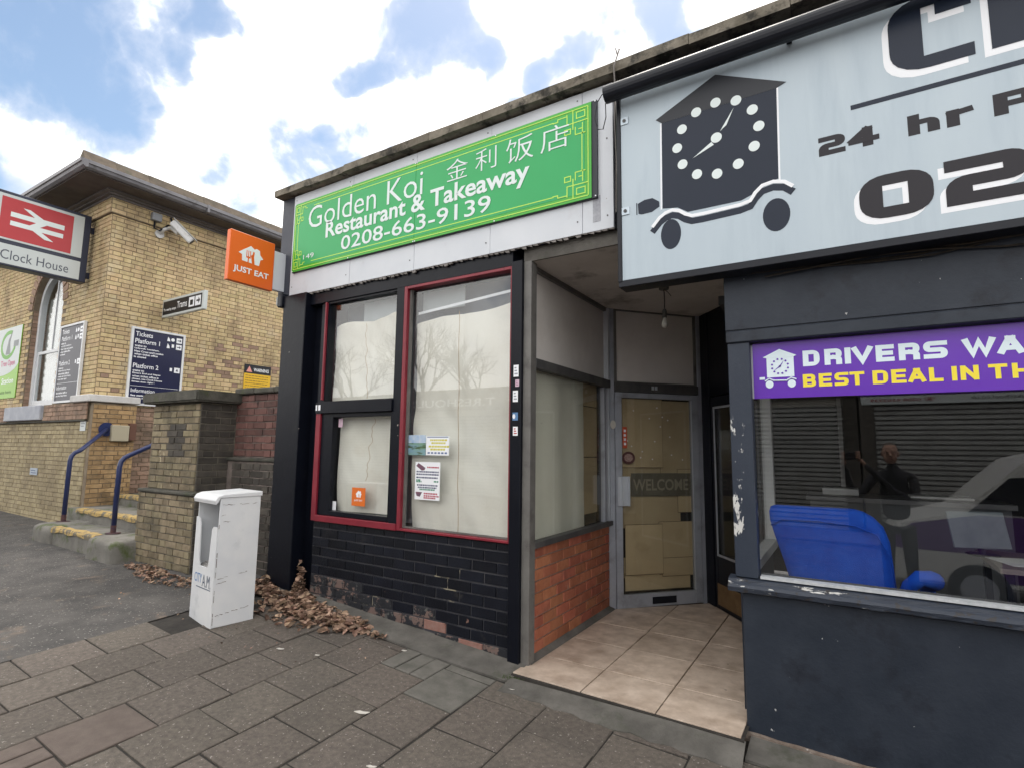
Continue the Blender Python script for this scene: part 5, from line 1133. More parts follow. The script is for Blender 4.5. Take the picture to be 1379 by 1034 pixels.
def rail(x, y0, zb, x1, zt, y2, z2, lb, flange):
    t = thing('handrail', lb, 'handrail', (x, y0, zb), 'handrails beside the steps')
    mb = MB(); pts = [(x, y0, zb), (x, y0 + .003, zt - .12), (x, y0 + .015, zt - .05), (x, y0 + .05, zt), (x, y0 + .12, zt + .04), (x1, y2, z2)]
    mb.tube(pts, .030, 12); mb.build('rail_tube', RAILB, t, smooth=True)
    mb = MB(); mb.cyl((x, y0, zb), (x, y0, zb + .10), .031, n=12); mb.build('rusty_foot', mat('rusty_paint', (.10, .045, .035), (.05, .03, .05), .8, 20), t)
    mb = MB(); mb.cyl((x, y0, zb - .004), (x, y0, zb + .006), .085, n=16); mb.build('base_plate', mat('rusty_paint', (.1, .05, .04)), t)
    if flange: mb = MB(); mb.cyl((x1 - .04, y2, z2), (x1 - .005, y2, z2), .11, n=20); mb.build('wall_flange', RAILB, t)
rail(-9.72, 3.40, .475, -10.16, 1.46, 4.00, 1.83, 'dark blue tubular handrail fixed to the station wall, left of the steps', True)
rail(-8.07, 3.36, .465, -7.95, 1.42, 4.20, 1.85, 'dark blue tubular handrail standing free on the right of the steps', False)
# ---------------------------------------------------------------- signs on and by the station
BLUEB = mat('station_board_blue', (.008, .010, .045), (.011, .014, .058), .35, 2)
BLUEB2 = mat('station_board_greyblue', (.018, .020, .035), (.034, .035, .055), .4, 2)
FRM = mat('dark_sign_frame', (.012, .018, .045), None, .4)
LGR = mat('light_grey_sign', (.52, .57, .57), (.57, .61, .61), .4, 2)
RAILRED = mat('rail_sign_red', (.43, .020, .028), (.46, .026, .034), .4, 3)
t = thing('station_name_sign', 'station name sign with white double arrow on red above the words Clock House', 'sign', (-10.95, 3.0, 4.29))
FN = FX(-10.9)
MB().fbox(FN, 2.05, 3.765, 4.295, 5.47, -.22, -.004).build('sign_frame', FRM, t, bevel=.008)
MB().fbox(FN, 2.10, 3.665, 4.70, 5.42, -.004, .002).build('upper_panel', LGR, t)
MB().fbox(FN, 2.10, 3.665, 4.325, 4.635, -.004, .002).build('lower_panel', LGR, t)
MB().fbox(FN, 2.60, 3.515, 4.728, 5.375, .002, .0035).build('red_field', RAILRED, t)
mb = MB(); c0, c1 = .0035, .005
mb.prism(FN, [(2.72, 5.158), (2.72, 5.080), (3.06, 5.080), (2.985, 5.02), (2.995, 4.94), (3.0, 4.94), (3.255, 5.09), (3.40, 5.092), (3.40, 5.168), (3.165, 5.168), (2.92, 5.262), (2.86, 5.262), (3.05, 5.158)][:0] or [(2.72, 5.158), (2.72, 5.082), (3.08, 5.082), (3.08, 5.158)][::-1], c0, c1)
mb.prism(FN, [(3.10, 5.090), (3.40, 5.090), (3.40, 5.168), (3.10, 5.168)], c0 + .0002, c1 + .0002)
mb.prism(FN, [(2.725, 4.942), (3.02, 4.942), (3.02, 5.015), (2.725, 5.015)], c0, c1)
mb.prism(FN, [(3.03, 4.950), (3.393, 4.950), (3.393, 5.022), (3.03, 5.022)], c0 + .0002, c1 + .0002)
mb.prism(FN, [(2.862, 5.262), (3.06, 5.125), (3.20, 5.125), (2.95, 5.262)], c0 + .0004, c1 + .0004)
mb.prism(FN, [(2.91, 4.975), (3.03, 4.975), (3.22, 5.130), (3.09, 5.130)], c0 + .0006, c1 + .0006)
mb.prism(FN, [(3.16, 4.845), (3.275, 4.845), (3.055, 4.985), (2.93, 4.985)], c0 + .0004, c1 + .0004)
mb.build('double_arrow', SWHITE, t)
text('Clock House', FN, 2.655, 3.51, 4.395, 4.545, .0035, 'sign_lettering', mat('slate_lettering', (.07, .08, .11), None, .5), t, bold=.0)
MB().box(-11.02, -10.98, 3.76, 3.86, 4.4, 4.5).build('bracket', FRM, t); MB().box(-11.02, -10.98, 3.76, 3.86, 5.2, 5.3).build('bracket', FRM, t)

def board(F, a0, a1, b0, b1, face, lb, full):
    c = F[0] + F[1] * a0 + F[2] * b0
    t = thing('direction_board', lb, 'sign', tuple(c))
    frame_rect(F, a0, a1, b0, b1, .035, -.03, .012).build('board_frame', WWH, t); MB().fbox(F, a0 + .035, a1 - .035, b0 + .035, b1 - .035, -.03, .0).build('board_face', face, t)
    W, H = a1 - a0, b1 - b0; A = lambda s: a0 + W * s; Bz = lambda s: b1 - H * s
    tx = lambda s, x0, x1, y0, y1, bd=.01: text(s, F, A(x0), A(x1), Bz(y1), Bz(y0), .0012, 'board_lettering', SW2, t, bold=bd)
    tx('Tickets', .075, .38, .055, .115); tx('Platform 1', .075, .52, .145, .205)
    for i, (s, x1) in enumerate((('trains to', .28), ('Ladywell, Lewisham,', .52), ('New Cross and London', .60), ('when ticket office', .50), ('is closed', .29))): tx(s, .075, x1, .225 + i * .036, .250 + i * .036, .03)
    tx('Platform 2', .075, .53, .465, .525)
    for i, (s, x1) in enumerate((('trains to', .28), ('Elmers End and Hayes', .58), ('when ticket office is', .55), ('closed, use Clock House', .62), ('Street then right !', .48))): tx(s, .075, x1, .545 + i * .036, .570 + i * .036, .03)
    MB().fbox(F, A(.06), A(.94), Bz(.755), Bz(.751), .0005, .0015).build('board_rule', SW2, t)
    tx('Information', .075, .50, .785, .835)
    for i in range(2): tx(('See station staff or', 'use the Help Point')[i], .075, .55, .86 + i * .04, .885 + i * .04, .03)
    mb = MB()
    for y in (.06, .15): mb.fbox(F, A(.83), A(.94), Bz(y + .07), Bz(y), .0005, .0015)
    mb.fbox(F, A(.83), A(.94), Bz(.535), Bz(.465), .0005, .0015)
    disc(mb, F, A(.76), Bz(.095), W * .035, W * .035, .0005, .0015, 14); mb.prism(F, [(A(.65), Bz(.12)), (A(.71), Bz(.12)), (A(.70), Bz(.09)), (A(.665), Bz(.06))], .0005, .0015); mb.prism(F, [(A(.65), Bz(.215)), (A(.71), Bz(.215)), (A(.70), Bz(.18)), (A(.665), Bz(.15))], .0005, .0015)
    mb.fbox(F, A(.745), A(.79), Bz(.20), Bz(.155), .0005, .0015); mb.fbox(F, A(.745), A(.79), Bz(.52), Bz(.475), .0005, .0015); mb.build('board_pictogram', SW2, t)
    mb = MB()
    for y in (.095, .185): mb.fbox(F, A(.85), A(.91), Bz(y + .005), Bz(y - .005), .0016, .0024); mb.prism(F, [(A(.895), Bz(y + .02)), (A(.925), Bz(y)), (A(.895), Bz(y - .02))], .0016, .0024)
    mb.prism(F, [(A(.86), Bz(.515)), (A(.91), Bz(.515)), (A(.885), Bz(.48))], .0016, .0024); mb.build('board_arrow', face, t)
board(FX(-10.31), 4.285, 5.165, 2.255, 3.59, BLUEB, 'dark blue tickets and platforms board on the station side wall behind the brick pier', True)
board(FY(3.80), -11.80, -10.83, 2.285, 3.645, BLUEB2, 'grey-blue tickets and platforms board on the station front beside the arched window', True)

t = thing('advert_poster', 'green and white advertising poster with pink lettering on the station front at the far left', 'poster', (-14.5, 3.83, 2.43))
FPO = FY(3.835)
MB().fbox(FPO, -15.3, -13.78, 2.47, 3.92, 0, .012).build('poster_board', mat('poster_lime', (.22, .48, .03), (.26, .52, .05), .4, 2), t)
mb = MB(); mb.prism(FPO, [(-15.3, 3.915), (-15.3, 3.05), (-15.1, 2.97), (-14.8, 2.93), (-14.5, 2.94), (-14.2, 2.98), (-13.95, 3.05), (-13.79, 3.14), (-13.79, 3.915)], .012, .0135); mb.build('poster_white', LGR, t)
mb = MB(); n = 24
for k in range(n - 4):
    a, b = 2 * pi * k / n + 1.2, 2 * pi * (k + 1) / n + 1.2; c = (-14.45, 3.56)
    mb.prism(FPO, [(c[0] + .42 * cos(a), c[1] + .30 * sin(a)), (c[0] + .33 * cos(a), c[1] + .22 * sin(a)), (c[0] + .33 * cos(b), c[1] + .22 * sin(b)), (c[0] + .42 * cos(b), c[1] + .30 * sin(b))][::-1], .0135, .015)
mb.build('poster_ring', mat('poster_green', (.16, .42, .08), None, .5), t)
mb = MB(); mb.prism(FPO, [(-14.55, 3.36), (-14.30, 3.36), (-14.38, 3.62), (-14.28, 3.84), (-14.46, 3.66)], .0152, .016); mb.fbox(FPO, -14.15, -13.9, 3.5, 3.62, .0152, .016); mb.build('poster_figure', mat('poster_grey', (.30, .32, .33), None, .6), t)
text('Tree Open', FPO, -14.75, -13.98, 3.09, 3.24, .0152, 'poster_lettering', mat('poster_pink', (.62, .10, .24), None, .5), t, bold=.01)
text('Station', FPO, -14.6, -13.95, 2.76, 2.88, .0135, 'poster_lettering', SW2, t, bold=.01)
text('use here', FPO, -14.6, -14.0, 2.56, 2.63, .0135, 'poster_lettering', mat('poster_dark', (.03, .10, .02), None, .5), t)

t = thing('tram_sign', 'narrow black and white sign reading Trams, projecting from the station side wall', 'sign', (-9.7, 4.75, 3.83))
FTR = frame((-10.42, 4.75, 3.855), (1, 0, 0), (0, -1, 0)); FTR = (FTR[0], FTR[1], Vector((0, 0, 1)), FTR[3])
MB().fbox(FTR, .06, 1.42, -.02, .30, -.06, 0).build('sign_box', LGR, t, bevel=.004)
MB().fbox(FTR, .10, 1.36, .02, .26, 0, .003).build('sign_face', PLAST, t)
text('Trams', FTR, .58, .90, .09, .21, .0045, 'sign_lettering', SW2, t, bold=.01); text('To nearby stops', FTR, .13, .55, .07, .13, .0045, 'sign_lettering', SW2, t, bold=.02)
mb = MB(); mb.fbox(FTR, .96, 1.13, .06, .23, .003, .0045); mb.fbox(FTR, 1.16, 1.33, .06, .23, .003, .0045); mb.build('pictogram', SW2, t)
mb = MB(); mb.fbox(FTR, 1.00, 1.09, .09, .18, .0045, .005); mb.prism(FTR, [(1.20, .13), (1.26, .13), (1.26, .09), (1.31, .145), (1.26, .20), (1.26, .16), (1.20, .16)], .0045, .005); mb.build('pictogram_detail', PLAST, t)
MB().box(-10.36, -10.30, 4.76, 4.80, 3.84, 4.16).build('bracket', FRM, t)

t = thing('orange_delivery_sign', 'orange JUST EAT box sign with white house and cutlery mark on the black pier', 'sign', (-5.22, 3.3, 3.24))
FJ = FX(-5.2)
MB().fbox(FJ, 2.955, 3.455, 3.245, 3.77, -.06, 0).build('orange_panel', mat('bright_orange_sign', (0.78, 0.125, 0.008), (0.82, 0.14, 0.012), .35, 1), t, bevel=.004)
hm = MB(); house_mark(hm, FJ, 3.185, 3.475, .27, .185, .0, .002); hm.build('house_mark', SW2, t)
mb = MB(); 
for k in range(3): mb.fbox(FJ, 3.135 + .020 * k, 3.143 + .020 * k, 3.535, 3.60, .002, .0035)
mb.fbox(FJ, 3.135, 3.183, 3.52, 3.537, .002, .0035); mb.fbox(FJ, 3.153, 3.165, 3.475, 3.52, .002, .0035); mb.prism(FJ, [(3.205, 3.50), (3.215, 3.50), (3.225, 3.60), (3.205, 3.60)], .002, .0035); mb.build('cutlery_mark', MATS['bright_orange_sign'], t)
text('JUST EAT', FJ, 3.005, 3.40, 3.335, 3.415, .002, 'sign_lettering', SW2, t, bold=.025, rot=.0)
MB().fbox(FJ, 3.458, 3.62, 3.27, 3.70, -.06, -.01).build('white_box', WBOARD, t, bevel=.004)
t = thing('bulkhead_lamp', 'small black bulkhead lamp with clear cover at the top of the black pier', 'lamp', (-5.16, 3.58, 3.08))
MB().box(-5.20, -5.13, 3.52, 3.64, 3.08, 3.235).build('lamp_housing', PLAST, t, bevel=.01); MB().box(-5.24, -5.20, 3.53, 3.63, 3.10, 3.21).build('lamp_cover', mat('cloudy_cover', (.42, .44, .44), None, .25), t, bevel=.012, seg=2)

t = thing('warning_sign', 'yellow warning sign with black heading on the station side wall above the yard wall', 'sign', (-10.33, 6.65, 2.84))
FWS = FX(-10.332)
MB().fbox(FWS, 6.36, 6.95, 2.66, 3.05, 0, .006).build('yellow_panel', mat('warning_yellow', (.76, .46, .01), None, .45), t); MB().fbox(FWS, 6.36, 6.95, 3.05, 3.235, 0, .006).build('black_panel', PLAST, t)
text('WARNING', FWS, 6.56, 6.90, 3.10, 3.17, .0075, 'sign_lettering', SW2, t, bold=.02)
mb = MB(); mb.prism(FWS, [(6.40, 3.08), (6.53, 3.08), (6.465, 3.20)], .006, .008); mb.build('warning_triangle', mat('warning_pink', (.72, .30, .26), None, .5), t)
mb = MB(); rr = random.Random(5)
for k in range(6):
    a = 6.39
    while a < 6.88: s = rr.uniform(.02, .07); mb.fbox(FWS, a, a + s, 3.0 - .05 * k, 3.012 - .05 * k, .006, .0075); a += s + .012
mb.build('small_print', mat('brown_print', (.20, .12, .02), None, .6), t)
t = thing('no_smoking_sign', 'small white no smoking sign on the low station wall below the painted cap', 'sign', (-10.47, 3.79, 1.8))
FNS = FY(3.785)
MB().fbox(FNS, -10.56, -10.36, 1.80, 2.20, 0, .004).build('sign_plate', LGR, t)
mb = MB(); 
for k in range(16):
    a, b = 2 * pi * k / 16, 2 * pi * (k + 1) / 16; mb.prism(FNS, [(-10.46 + .07 * cos(a), 2.08 + .07 * sin(a)), (-10.46 + .055 * cos(a), 2.08 + .055 * sin(a)), (-10.46 + .055 * cos(b), 2.08 + .055 * sin(b)), (-10.46 + .07 * cos(b), 2.08 + .07 * sin(b))][::-1], .004, .0055)
mb.fbox(FNS, -10.50, -10.42, 2.07, 2.085, .004, .0055); mb.build('sign_ring', mat('soft_red_print', (.55, .12, .10), None, .5), t)
mb = MB(); mb.fbox(FNS, -10.53, -10.39, 1.95, 1.965, .004, .0055); mb.fbox(FNS, -10.53, -10.39, 1.91, 1.925, .004, .0055); mb.fbox(FNS, -10.53, -10.42, 1.87, 1.885, .004, .0055); mb.build('sign_print', mat('grey_print2', (.25, .26, .3), None, .6), t)
t = thing('wall_number_plate', 'small pale blue plate on the low station wall near the pavement', 'plate', (-12.2, 3.79, .98))
MB().fbox(FNS, -12.42, -12.10, 1.04, 1.16, 0, .008).build('plate', mat('pale_blue_plate', (.36, .42, .50), (.45, .5, .56), .5, 20), t)
mb = MB(); mb.fbox(FNS, -12.38, -12.14, 1.07, 1.085, .008, .009); mb.fbox(FNS, -12.38, -12.18, 1.11, 1.125, .008, .009); mb.build('plate_print', mat('plate_ink', (.10, .14, .26), None, .5), t)
t = thing('junction_box', 'small cream and brown box at the wall end beside the handrail flange', 'box', (-10.15, 4.25, 1.66))
MB().box(-10.17, -10.09, 4.05, 4.30, 1.64, 1.90).build('box_cover', mat('cream_box', (.42, .38, .28), None, .6), t, bevel=.01); MB().box(-10.19, -10.11, 4.31, 4.41, 1.66, 1.94).build('box_side', mat('brown_box', (.13, .06, .04), None, .6), t, bevel=.005)

CAMW = mat('camera_white', (.58, .59, .60), (.68, .68, .68), .4, 8, stain=(.35, .33, .3), stain_scale=9)
t = thing('security_camera', 'white bullet security camera on a bracket high on the station side wall', 'camera', (-10.25, 4.8, 5.3))
d = Vector((.22, .42, -.44)).normalized(); c = Vector((-10.08, 4.66, 5.53)); up = Vector((.3, .3, .9)); rg = d.cross(up).normalized(); up = rg.cross(d).normalized(); f = (c, d, rg, up)
MB().fbox((c, d, rg, up), 0, .44, -.065, .065, -.06, .06).build('camera_body', CAMW, t, bevel=.015, seg=2)
MB().fbox((c, d, rg, up), -.03, .49, -.075, .075, .064, .074).build('sun_shield', CAMW, t, bevel=.003)
mb = MB(); mb.cyl(c + d * .44, c + d * .45, .05, n=16); mb.build('camera_lens', PLAST, t)
mb = MB(); mb.tube([c + d * .20 - up * .07, Vector((-10.16, 4.68, 5.45)), Vector((-10.22, 4.60, 5.40)), Vector((-10.32, 4.58, 5.36))], [.035, .03, .03, .045], 10); mb.cyl((-10.345, 4.58, 5.33), (-10.31, 4.58, 5.33), .075, n=16); mb.build('wall_bracket', CAMW, t)
mb = MB(); mb.tube([(-10.30, 4.47, 5.54), (-10.29, 4.47, 5.40), (-10.24, 4.54, 5.36), (-10.2, 4.66, 5.50), (-10.18, 4.72, 5.48), (-10.14, 4.66, 5.62), c], .016, 6); mb.build('camera_cable', PLAST, t)
t = thing('junction_box', 'square grey junction box on the station wall under the eaves', 'box', (-10.31, 4.47, 5.6))
MB().box(-10.33, -10.22, 4.40, 4.56, 5.52, 5.66).build('box_cover', mat('grey_box', (.24, .25, .27), None, .5), t, bevel=.008)

# ---------------------------------------------------------------- newspaper box
NWH = mat('chalky_white_steel', (.68, .70, .73), (.76, .77, .78), .5, 4, .15, 30, stain=(.48, .50, .52), stain_scale=2.4, stain_lo=.6, stain_hi=.8, stain2=(.16, .13, .11), stain2_scale=12, stain2_lo=.755, stain2_hi=.765)
N_ = thing('newspaper_box', 'battered white CITY A.M. newspaper dispenser standing on the pavement before the yard wall', 'newspaper box', (-4.72, 2.88, .12))
bo = Vector((-4.925, 2.70, .115)); bu = Vector((.990, -.135, 0)).normalized(); bn = Vector((bu.y, -bu.x, 0))
FBX = (bo, bu, Vector((.0, .0, 1)), bn); W, D, Hh = .435, .34, 1.045
mb = MB(); T_ = .012
mb.fbox(FBX, 0, T_, 0, Hh, -D, 0); mb.fbox(FBX, W - T_, W, 0, Hh, -D, 0); mb.fbox(FBX, T_, W - T_, 0, Hh, -D, -D + T_); mb.fbox(FBX, T_, W - T_, 0, .02, -D + T_, 0); mb.build('cabinet', NWH, N_, bevel=.003)
mb = MB(); yv = [(0, 0), (W, 0), (W, .80), (W - .075, .805), (W - .10, .78), (W - .125, .50), (W - .14, .46), (.135, .46), (.115, .50), (.10, .80), (.07, .85), (0, .86)]
mb.prism(FBX, yv[::1], .0, .010); mb.build('front_panel', NWH, N_)
mb = MB(); pr = [(-.01, Hh - .04), (-.02, Hh + .0), (-.008, Hh + .022), (.02, Hh + .035), (W - .02, Hh + .035), (W + .008, Hh + .02), (W + .012, Hh - .02)]
pf = (bo, bn * -1, Vector((0, 0, 1)), bu)
lid = [(-.035, Hh - .055), (-.045, Hh - .02), (-.025, Hh + .012), (.02, Hh + .028), (D + .01, Hh + .04), (D + .01, Hh - .0), (.0, Hh - .0), (-.015, Hh - .03)]
mb.prism(pf, lid[::-1], -.008, W + .008); mb.build('lid', NWH, N_, bevel=.004)
mb = MB(); mb.fbox(FBX, T_, W - T_, .44, .45, -D + T_, 0); mb.build('paper_shelf', NWH, N_)
for k in range(3): MB().fbox(FBX, .06 + .008 * k, W - .06, .45 + .010 * k, .459 + .010 * k, -D + .03, -.02 - .02 * k).build('newspaper', mat('newsprint', (.30, .29, .28), (.42, .41, .4), .9, 40), N_)
mb = MB(); mb.fbox(FBX, .02, W - .02, .45, Hh - .03, -D + T_, -D + T_ + .002); mb.build('back_liner', mat('grey_liner', (.34, .40, .45), (.42, .47, .51), .6, 3), N_)
text('CITY', FBX, .055, .205, .325, .40, .0115, 'box_lettering', mat('city_blue', (.10, .24, .50), None, .5), N_, bold=.0); text('A.M.', FBX, .215, .385, .30, .40, .0115, 'box_lettering', mat('city_grey', (.10, .13, .19), None, .5), N_, bold=.0)
mb = MB(); mb.fbox(FBX, .10, .385, .285, .292, .010, .0115); mb.build('box_rule', MATS['city_grey'], N_)
RUST = mat('scratched_steel', (.10, .07, .055), (.22, .18, .16), .8, 40)
FSD = (bo + bu * W, -bn, Vector((0, 0, 1)), bu); mb = MB(); rr = random.Random(8)
for z, seg in ((.395, ((.02, .10), (.19, .26))), (.36, ((.01, .09),)), (.10, ((.02, .08), (.10, .13), (.15, .2), (.22, .29))), (.985, ((.02, .12), (.16, .24), (.27, .31))), (.90, ((.015, .05),)), (.845, ((.03, .09),))):
    for a0, a1 in seg:
        n = 5
        for k in range(n):
            a, b = a0 + (a1 - a0) * k / n, a0 + (a1 - a0) * (k + 1) / n; q = z + rr.uniform(-.004, .004) + (a - .1) * .12 * (1 if z < .5 else 0); h = rr.uniform(.001, .0045); mb.fbox(FSD, a, b, q, q + h, .0005, .0015)
z = .02
while z < 1.0:
    h = rr.uniform(.02, .09)
    if rr.random() < .6: mb.fbox(FSD, .0, rr.uniform(.002, .006), z, z + h, .0005, .0016)
    z += h + rr.uniform(0, .04)
mb.build('scratches', RUST, N_)

# ---------------------------------------------------------------- fallen leaves and litter
LEAF = mat('dead_leaf', (.13, .070, .045), (.42, .29, .21), .85, 14, .3, 80, rand=.55, hue=.014)
def leafpile(name, spots, n, lb, size=(.04, .095), seed=1):
    rr = random.Random(seed); mb = MB()
    for _ in range(n):
        sx, sy, rx, ry, hh = rr.choice(spots); a = rr.uniform(0, 2 * pi); q = sqrt(rr.random()); x, y = sx + rx * q * cos(a), sy + ry * q * sin(a)
        y = min(y, 3.62) if x > -5.0 else min(y, 3.69)
        z = zg(x, y) + .006 + hh * (1 - q) * rr.random() + .012 * rr.random(); L = rr.uniform(*size); Wd = L * rr.uniform(.5, .8); M = Matrix.Rotation(rr.uniform(0, 2 * pi), 3, 'Z') @ Matrix.Rotation(rr.gauss(0, .34), 3, 'X') @ Matrix.Rotation(rr.gauss(0, .34), 3, 'Y')
        cu = rr.uniform(.15, .6); P = [(-.5, 0, 0), (-.25, .38, cu * .35), (.12, .5, cu * .5), (.5, .05, cu * .25), (.15, -.45, cu * .45), (-.22, -.36, cu * .3), (0, 0, 0)]
        mb.add([Vector((x, y, z)) + M @ Vector((p[0] * L, p[1] * Wd, p[2] * L)) for p in P], [(0, 6, 1), (1, 6, 2), (2, 6, 3), (3, 6, 4), (4, 6, 5), (5, 6, 0)])
    o = mb.build(name, LEAF); rebase(o); tag(o, lb, 'leaves', None, 'stuff'); return o
leafpile('leaf_litter', [(-4.62, 3.42, .22, .16, .03), (-4.35, 3.38, .30, .19, .03), (-4.05, 3.36, .34, .17, .028), (-3.72, 3.36, .26, .14, .022), (-4.50, 3.50, .12, .10, .07), (-4.2, 3.25, .6, .25, 0)], 950, 'drift of curled brown leaves lying against the black brick wall', seed=3)
leafpile('leaf_litter', [(-4.68, 3.62, .07, .05, .45), (-4.66, 3.60, .08, .06, .22)], 160, 'brown leaves and twigs caught upright in the corner beside the black pier', seed=5)
leafpile('leaf_litter', [(-5.10, 3.52, .16, .10, .10), (-4.95, 3.42, .15, .12, .06)], 260, 'reddish brown leaves piled at the foot of the black pier beside the news box', seed=6)
leafpile('leaf_litter', [(-6.2, 3.05, .5, .14, .03), (-6.7, 3.15, .45, .10, .03), (-5.6, 3.2, .35, .2, .03)], 480, 'scattered brown leaves along the foot of the brick pier', size=(.025, .06), seed=7)
leafpile('leaf_litter', [(-3.35, 3.36, .10, .05, .02)], 40, 'small clump of reddish leaves apart from the drift by the black bricks', size=(.02, .05), seed=9)
leafpile('leaf_litter', [(-5.4, 2.9, 1.2, .5, .0), (-4.2, 2.9, 1.2, .5, 0)], 60, 'stray brown leaf crumbs lying about the news box', size=(.01, .03), seed=10)
MOSS = mat('moss_tuft', (.045, .075, .018), (.075, .11, .03), .9, 40)
mb = MB(); rr = random.Random(2)
for _ in range(220):
    x, y = -2.10 + rr.gauss(0, .05), 3.42 + rr.gauss(0, .018); z = zg(x, y); a = rr.uniform(0, 6.28); h = rr.uniform(.008, .03); mb.add([(x - .003 * cos(a), y - .003 * sin(a), z), (x + .003 * cos(a), y + .003 * sin(a), z), (x + rr.gauss(0, .01), y + rr.gauss(0, .01), z + h)], [(0, 1, 2)])
o = one(mb, 'moss', MOSS, 'tuft of green moss at the foot of the black corner post by the tiles', 'moss'); o['kind'] = 'stuff'
LT = mat('litter_white', (.60, .57, .52), None, .8); mb = MB()
for x, y, s, lb in ((-2.62, 2.52, .05, 'torn white leaf-shaped scrap on the slabs in front of the shop window'), (-2.02, 3.30, .025, 'cream cigarette end near the moss tuft at the tile edge'), (-2.2, 2.2, .028, 'small white scrap on the slabs nearest the bottom middle'), (-3.75, 2.75, .03, 'thin white scrap on the slabs right of the news box'), (-3.45, 2.85, .018, 'white speck of litter between the news box and the leaf drift'), (-3.0, 3.3, .02, 'white crumb of litter on the cement edging under the black bricks')):
    mb = MB(); z = zg(x, y) + .004; P = [(-1, 0), (-.4, .35), (.2, .2), (1, .3), (.7, -.2), (0, -.35)]
    mb.prism((Vector((x, y, z)), Vector((.9, .3, 0)).normalized(), Vector((-.3, .9, 0)).normalized(), Vector((0, 0, 1))), [(a * s, b * s) for a, b in P][::-1], 0, .004 if s > .03 else .006); one(mb, 'litter_scrap', LT, lb, 'litter')

# ---------------------------------------------------------------- across the road, seen in the window glass
OY = -9.0; FO = frame((0, OY, 0), (-1, 0, 0), (0, 1, 0)); oz = zg(0, -1.6) - .05
struct(MB().box(-40, 20, -14, -7.0, oz - .4, oz - .02), 'far_pavement', SLABR)
RENDER_ = mat('cream_render', (.42, .40, .36), (.5, .48, .43), .85, 3); SHUT = mat('galvanised_shutter', (.27, .275, .265), (.36, .365, .355), .5, 3)
def opp(x0, x1, h, faciaM, txt, txtM, lb, sub=None):
    t = thing('parade_shop', lb, 'shop', ((x0 + x1) / 2, OY - 1, oz))
    F_ = frame((0, OY, 0), (-1, 0, 0), (0, 1, 0)); A0_, A1_ = -x1, -x0
    MB().fbox(F_, A0_, A1_, oz - .1, h, -5, -.15).build('wall', RENDER_, t); MB().fbox(F_, A0_, A0_ + .3, oz, 3.0, -.15, 0).build('pier', GBD, t); MB().fbox(F_, A1_ - .3, A1_, oz, 3.0, -.15, 0).build('pier', GBD, t)
    MB().fbox(F_, A0_, A1_, 3.02, h - .1, -.15, .03).build('fascia', faciaM, t); MB().fbox(F_, A0_ - .02, A1_ + .02, h - .1, h, -.2, .08).build('parapet', COPE, t)
    mb = MB(); z = oz
    while z < 2.78: mb.fbox(F_, A0_ + .32, A1_ - .32, z, z + .082, -.12, -.08); z += .12
    o = mb.build('roller_shutter', SHUT, t); o['kind'] = 'stuff'
    MB().fbox(F_, A0_ + .3, A1_ - .3, oz, 2.8, -.149, -.125).build('shutter_backing', mat('shutter_groove', (.11, .11, .108), None, .7), t)
    if txt: text(txt, F_, A0_ + .6, A1_ - .6, 3.15, 3.45, .035, 'fascia_lettering', txtM, t, bold=.01)
    if sub:
        MB().fbox(F_, A0_ + .05, A1_ - .05, 2.80, 3.0, -.1, .02).build('phone_strip', LGR, t)
        text('☎ 0208 6583239', F_, A1_ - 1.55, A1_ - .25, 2.85, 2.95, .024, 'strip_lettering', mat('strip_red', (.25, .03, .04), None, .5), t, bold=.02); text('geekschool.co.uk', F_, A1_ - 3.3, A1_ - 2.2, 2.85, 2.95, .024, 'strip_lettering', INK2, t, bold=.01)
opp(.25, 5.2, 3.72, PURP, 'Maths, English & 11 Plus Tuition', SW2, 'shuttered tuition shop with purple fascia across the road, mirrored in the taxi office glass', True)
DARKF = mat('brown_fascia', (.10, .08, .07), None, .6); CREAMF = mat('cream_fascia', (.45, .43, .38), None, .6)
opp(-5.0, .2, 3.85, DARKF, '', SW2, 'shuttered shop with plain brown fascia across the road, next to the tuition shop')
opp(-10.2, -5.05, 3.75, CREAMF, '', INK2, 'shuttered shop with plain cream fascia across the road, second from the tuition shop')
opp(-15.6, -10.25, 3.8, DARKF, "T.RESHOUL'S", SW2, 'shuttered shop with white letters on brown across the road, mirrored in the large papered window')
opp(-21.0, -15.65, 3.75, CREAMF, '', SW2, 'shuttered shop with plain cream fascia across the road, mirrored in the left papered window')
opp(-27.0, -21.05, 3.7, DARKF, '', SW2, 'shuttered shop with plain brown fascia across the road, at the far end of the parade')
VW = mat('van_white', (.60, .60, .58), (.64, .64, .62), .25, 1); VP = mat('van_purple', (.10, .03, .20), None, .3)
V = thing('parked_van', 'white van with purple wedge graphics parked across from the taxi office, mirrored in its window', 'van', (3.4, -3.1, zg(2, -1.6) - .15))
vz = zg(2, -1.6) - .15; FV = frame((0, -2.2, vz), (-1, 0, 0), (0, 1, 0))
side = [(-5.6, .35), (-5.6, 1.95), (-5.45, 2.12), (-2.35, 2.15), (-1.95, 2.05), (-1.25, 1.35), (-.55, 1.12), (-.42, .9), (-.40, .35)]
MB().prism(FV, side[::-1], -1.75, 0).build('body', VW, V, bevel=.04, seg=2)
MB().prism(FV, [(-1.75, 1.80), (-1.3, 1.33), (-2.3, 1.30), (-2.35, 1.85)][::-1], .002, .004).build('side_window', PLAST, V)
mb = MB(); mb.prism(FV, [(-.45, 1.0), (-.45, .8), (-2.2, .78), (-4.2, .78), (-2.9, 1.28), (-1.4, 1.30), (-.7, 1.15)], .001, .003); mb.prism(FV, [(-1.6, .72), (-1.6, .45), (-5.5, .45), (-5.5, .72)], .001, .003); mb.prism(FV, [(-2.4, 2.0), (-2.4, 1.35), (-3.9, 1.30)], .001, .003); mb.build('graphic', VP, V)
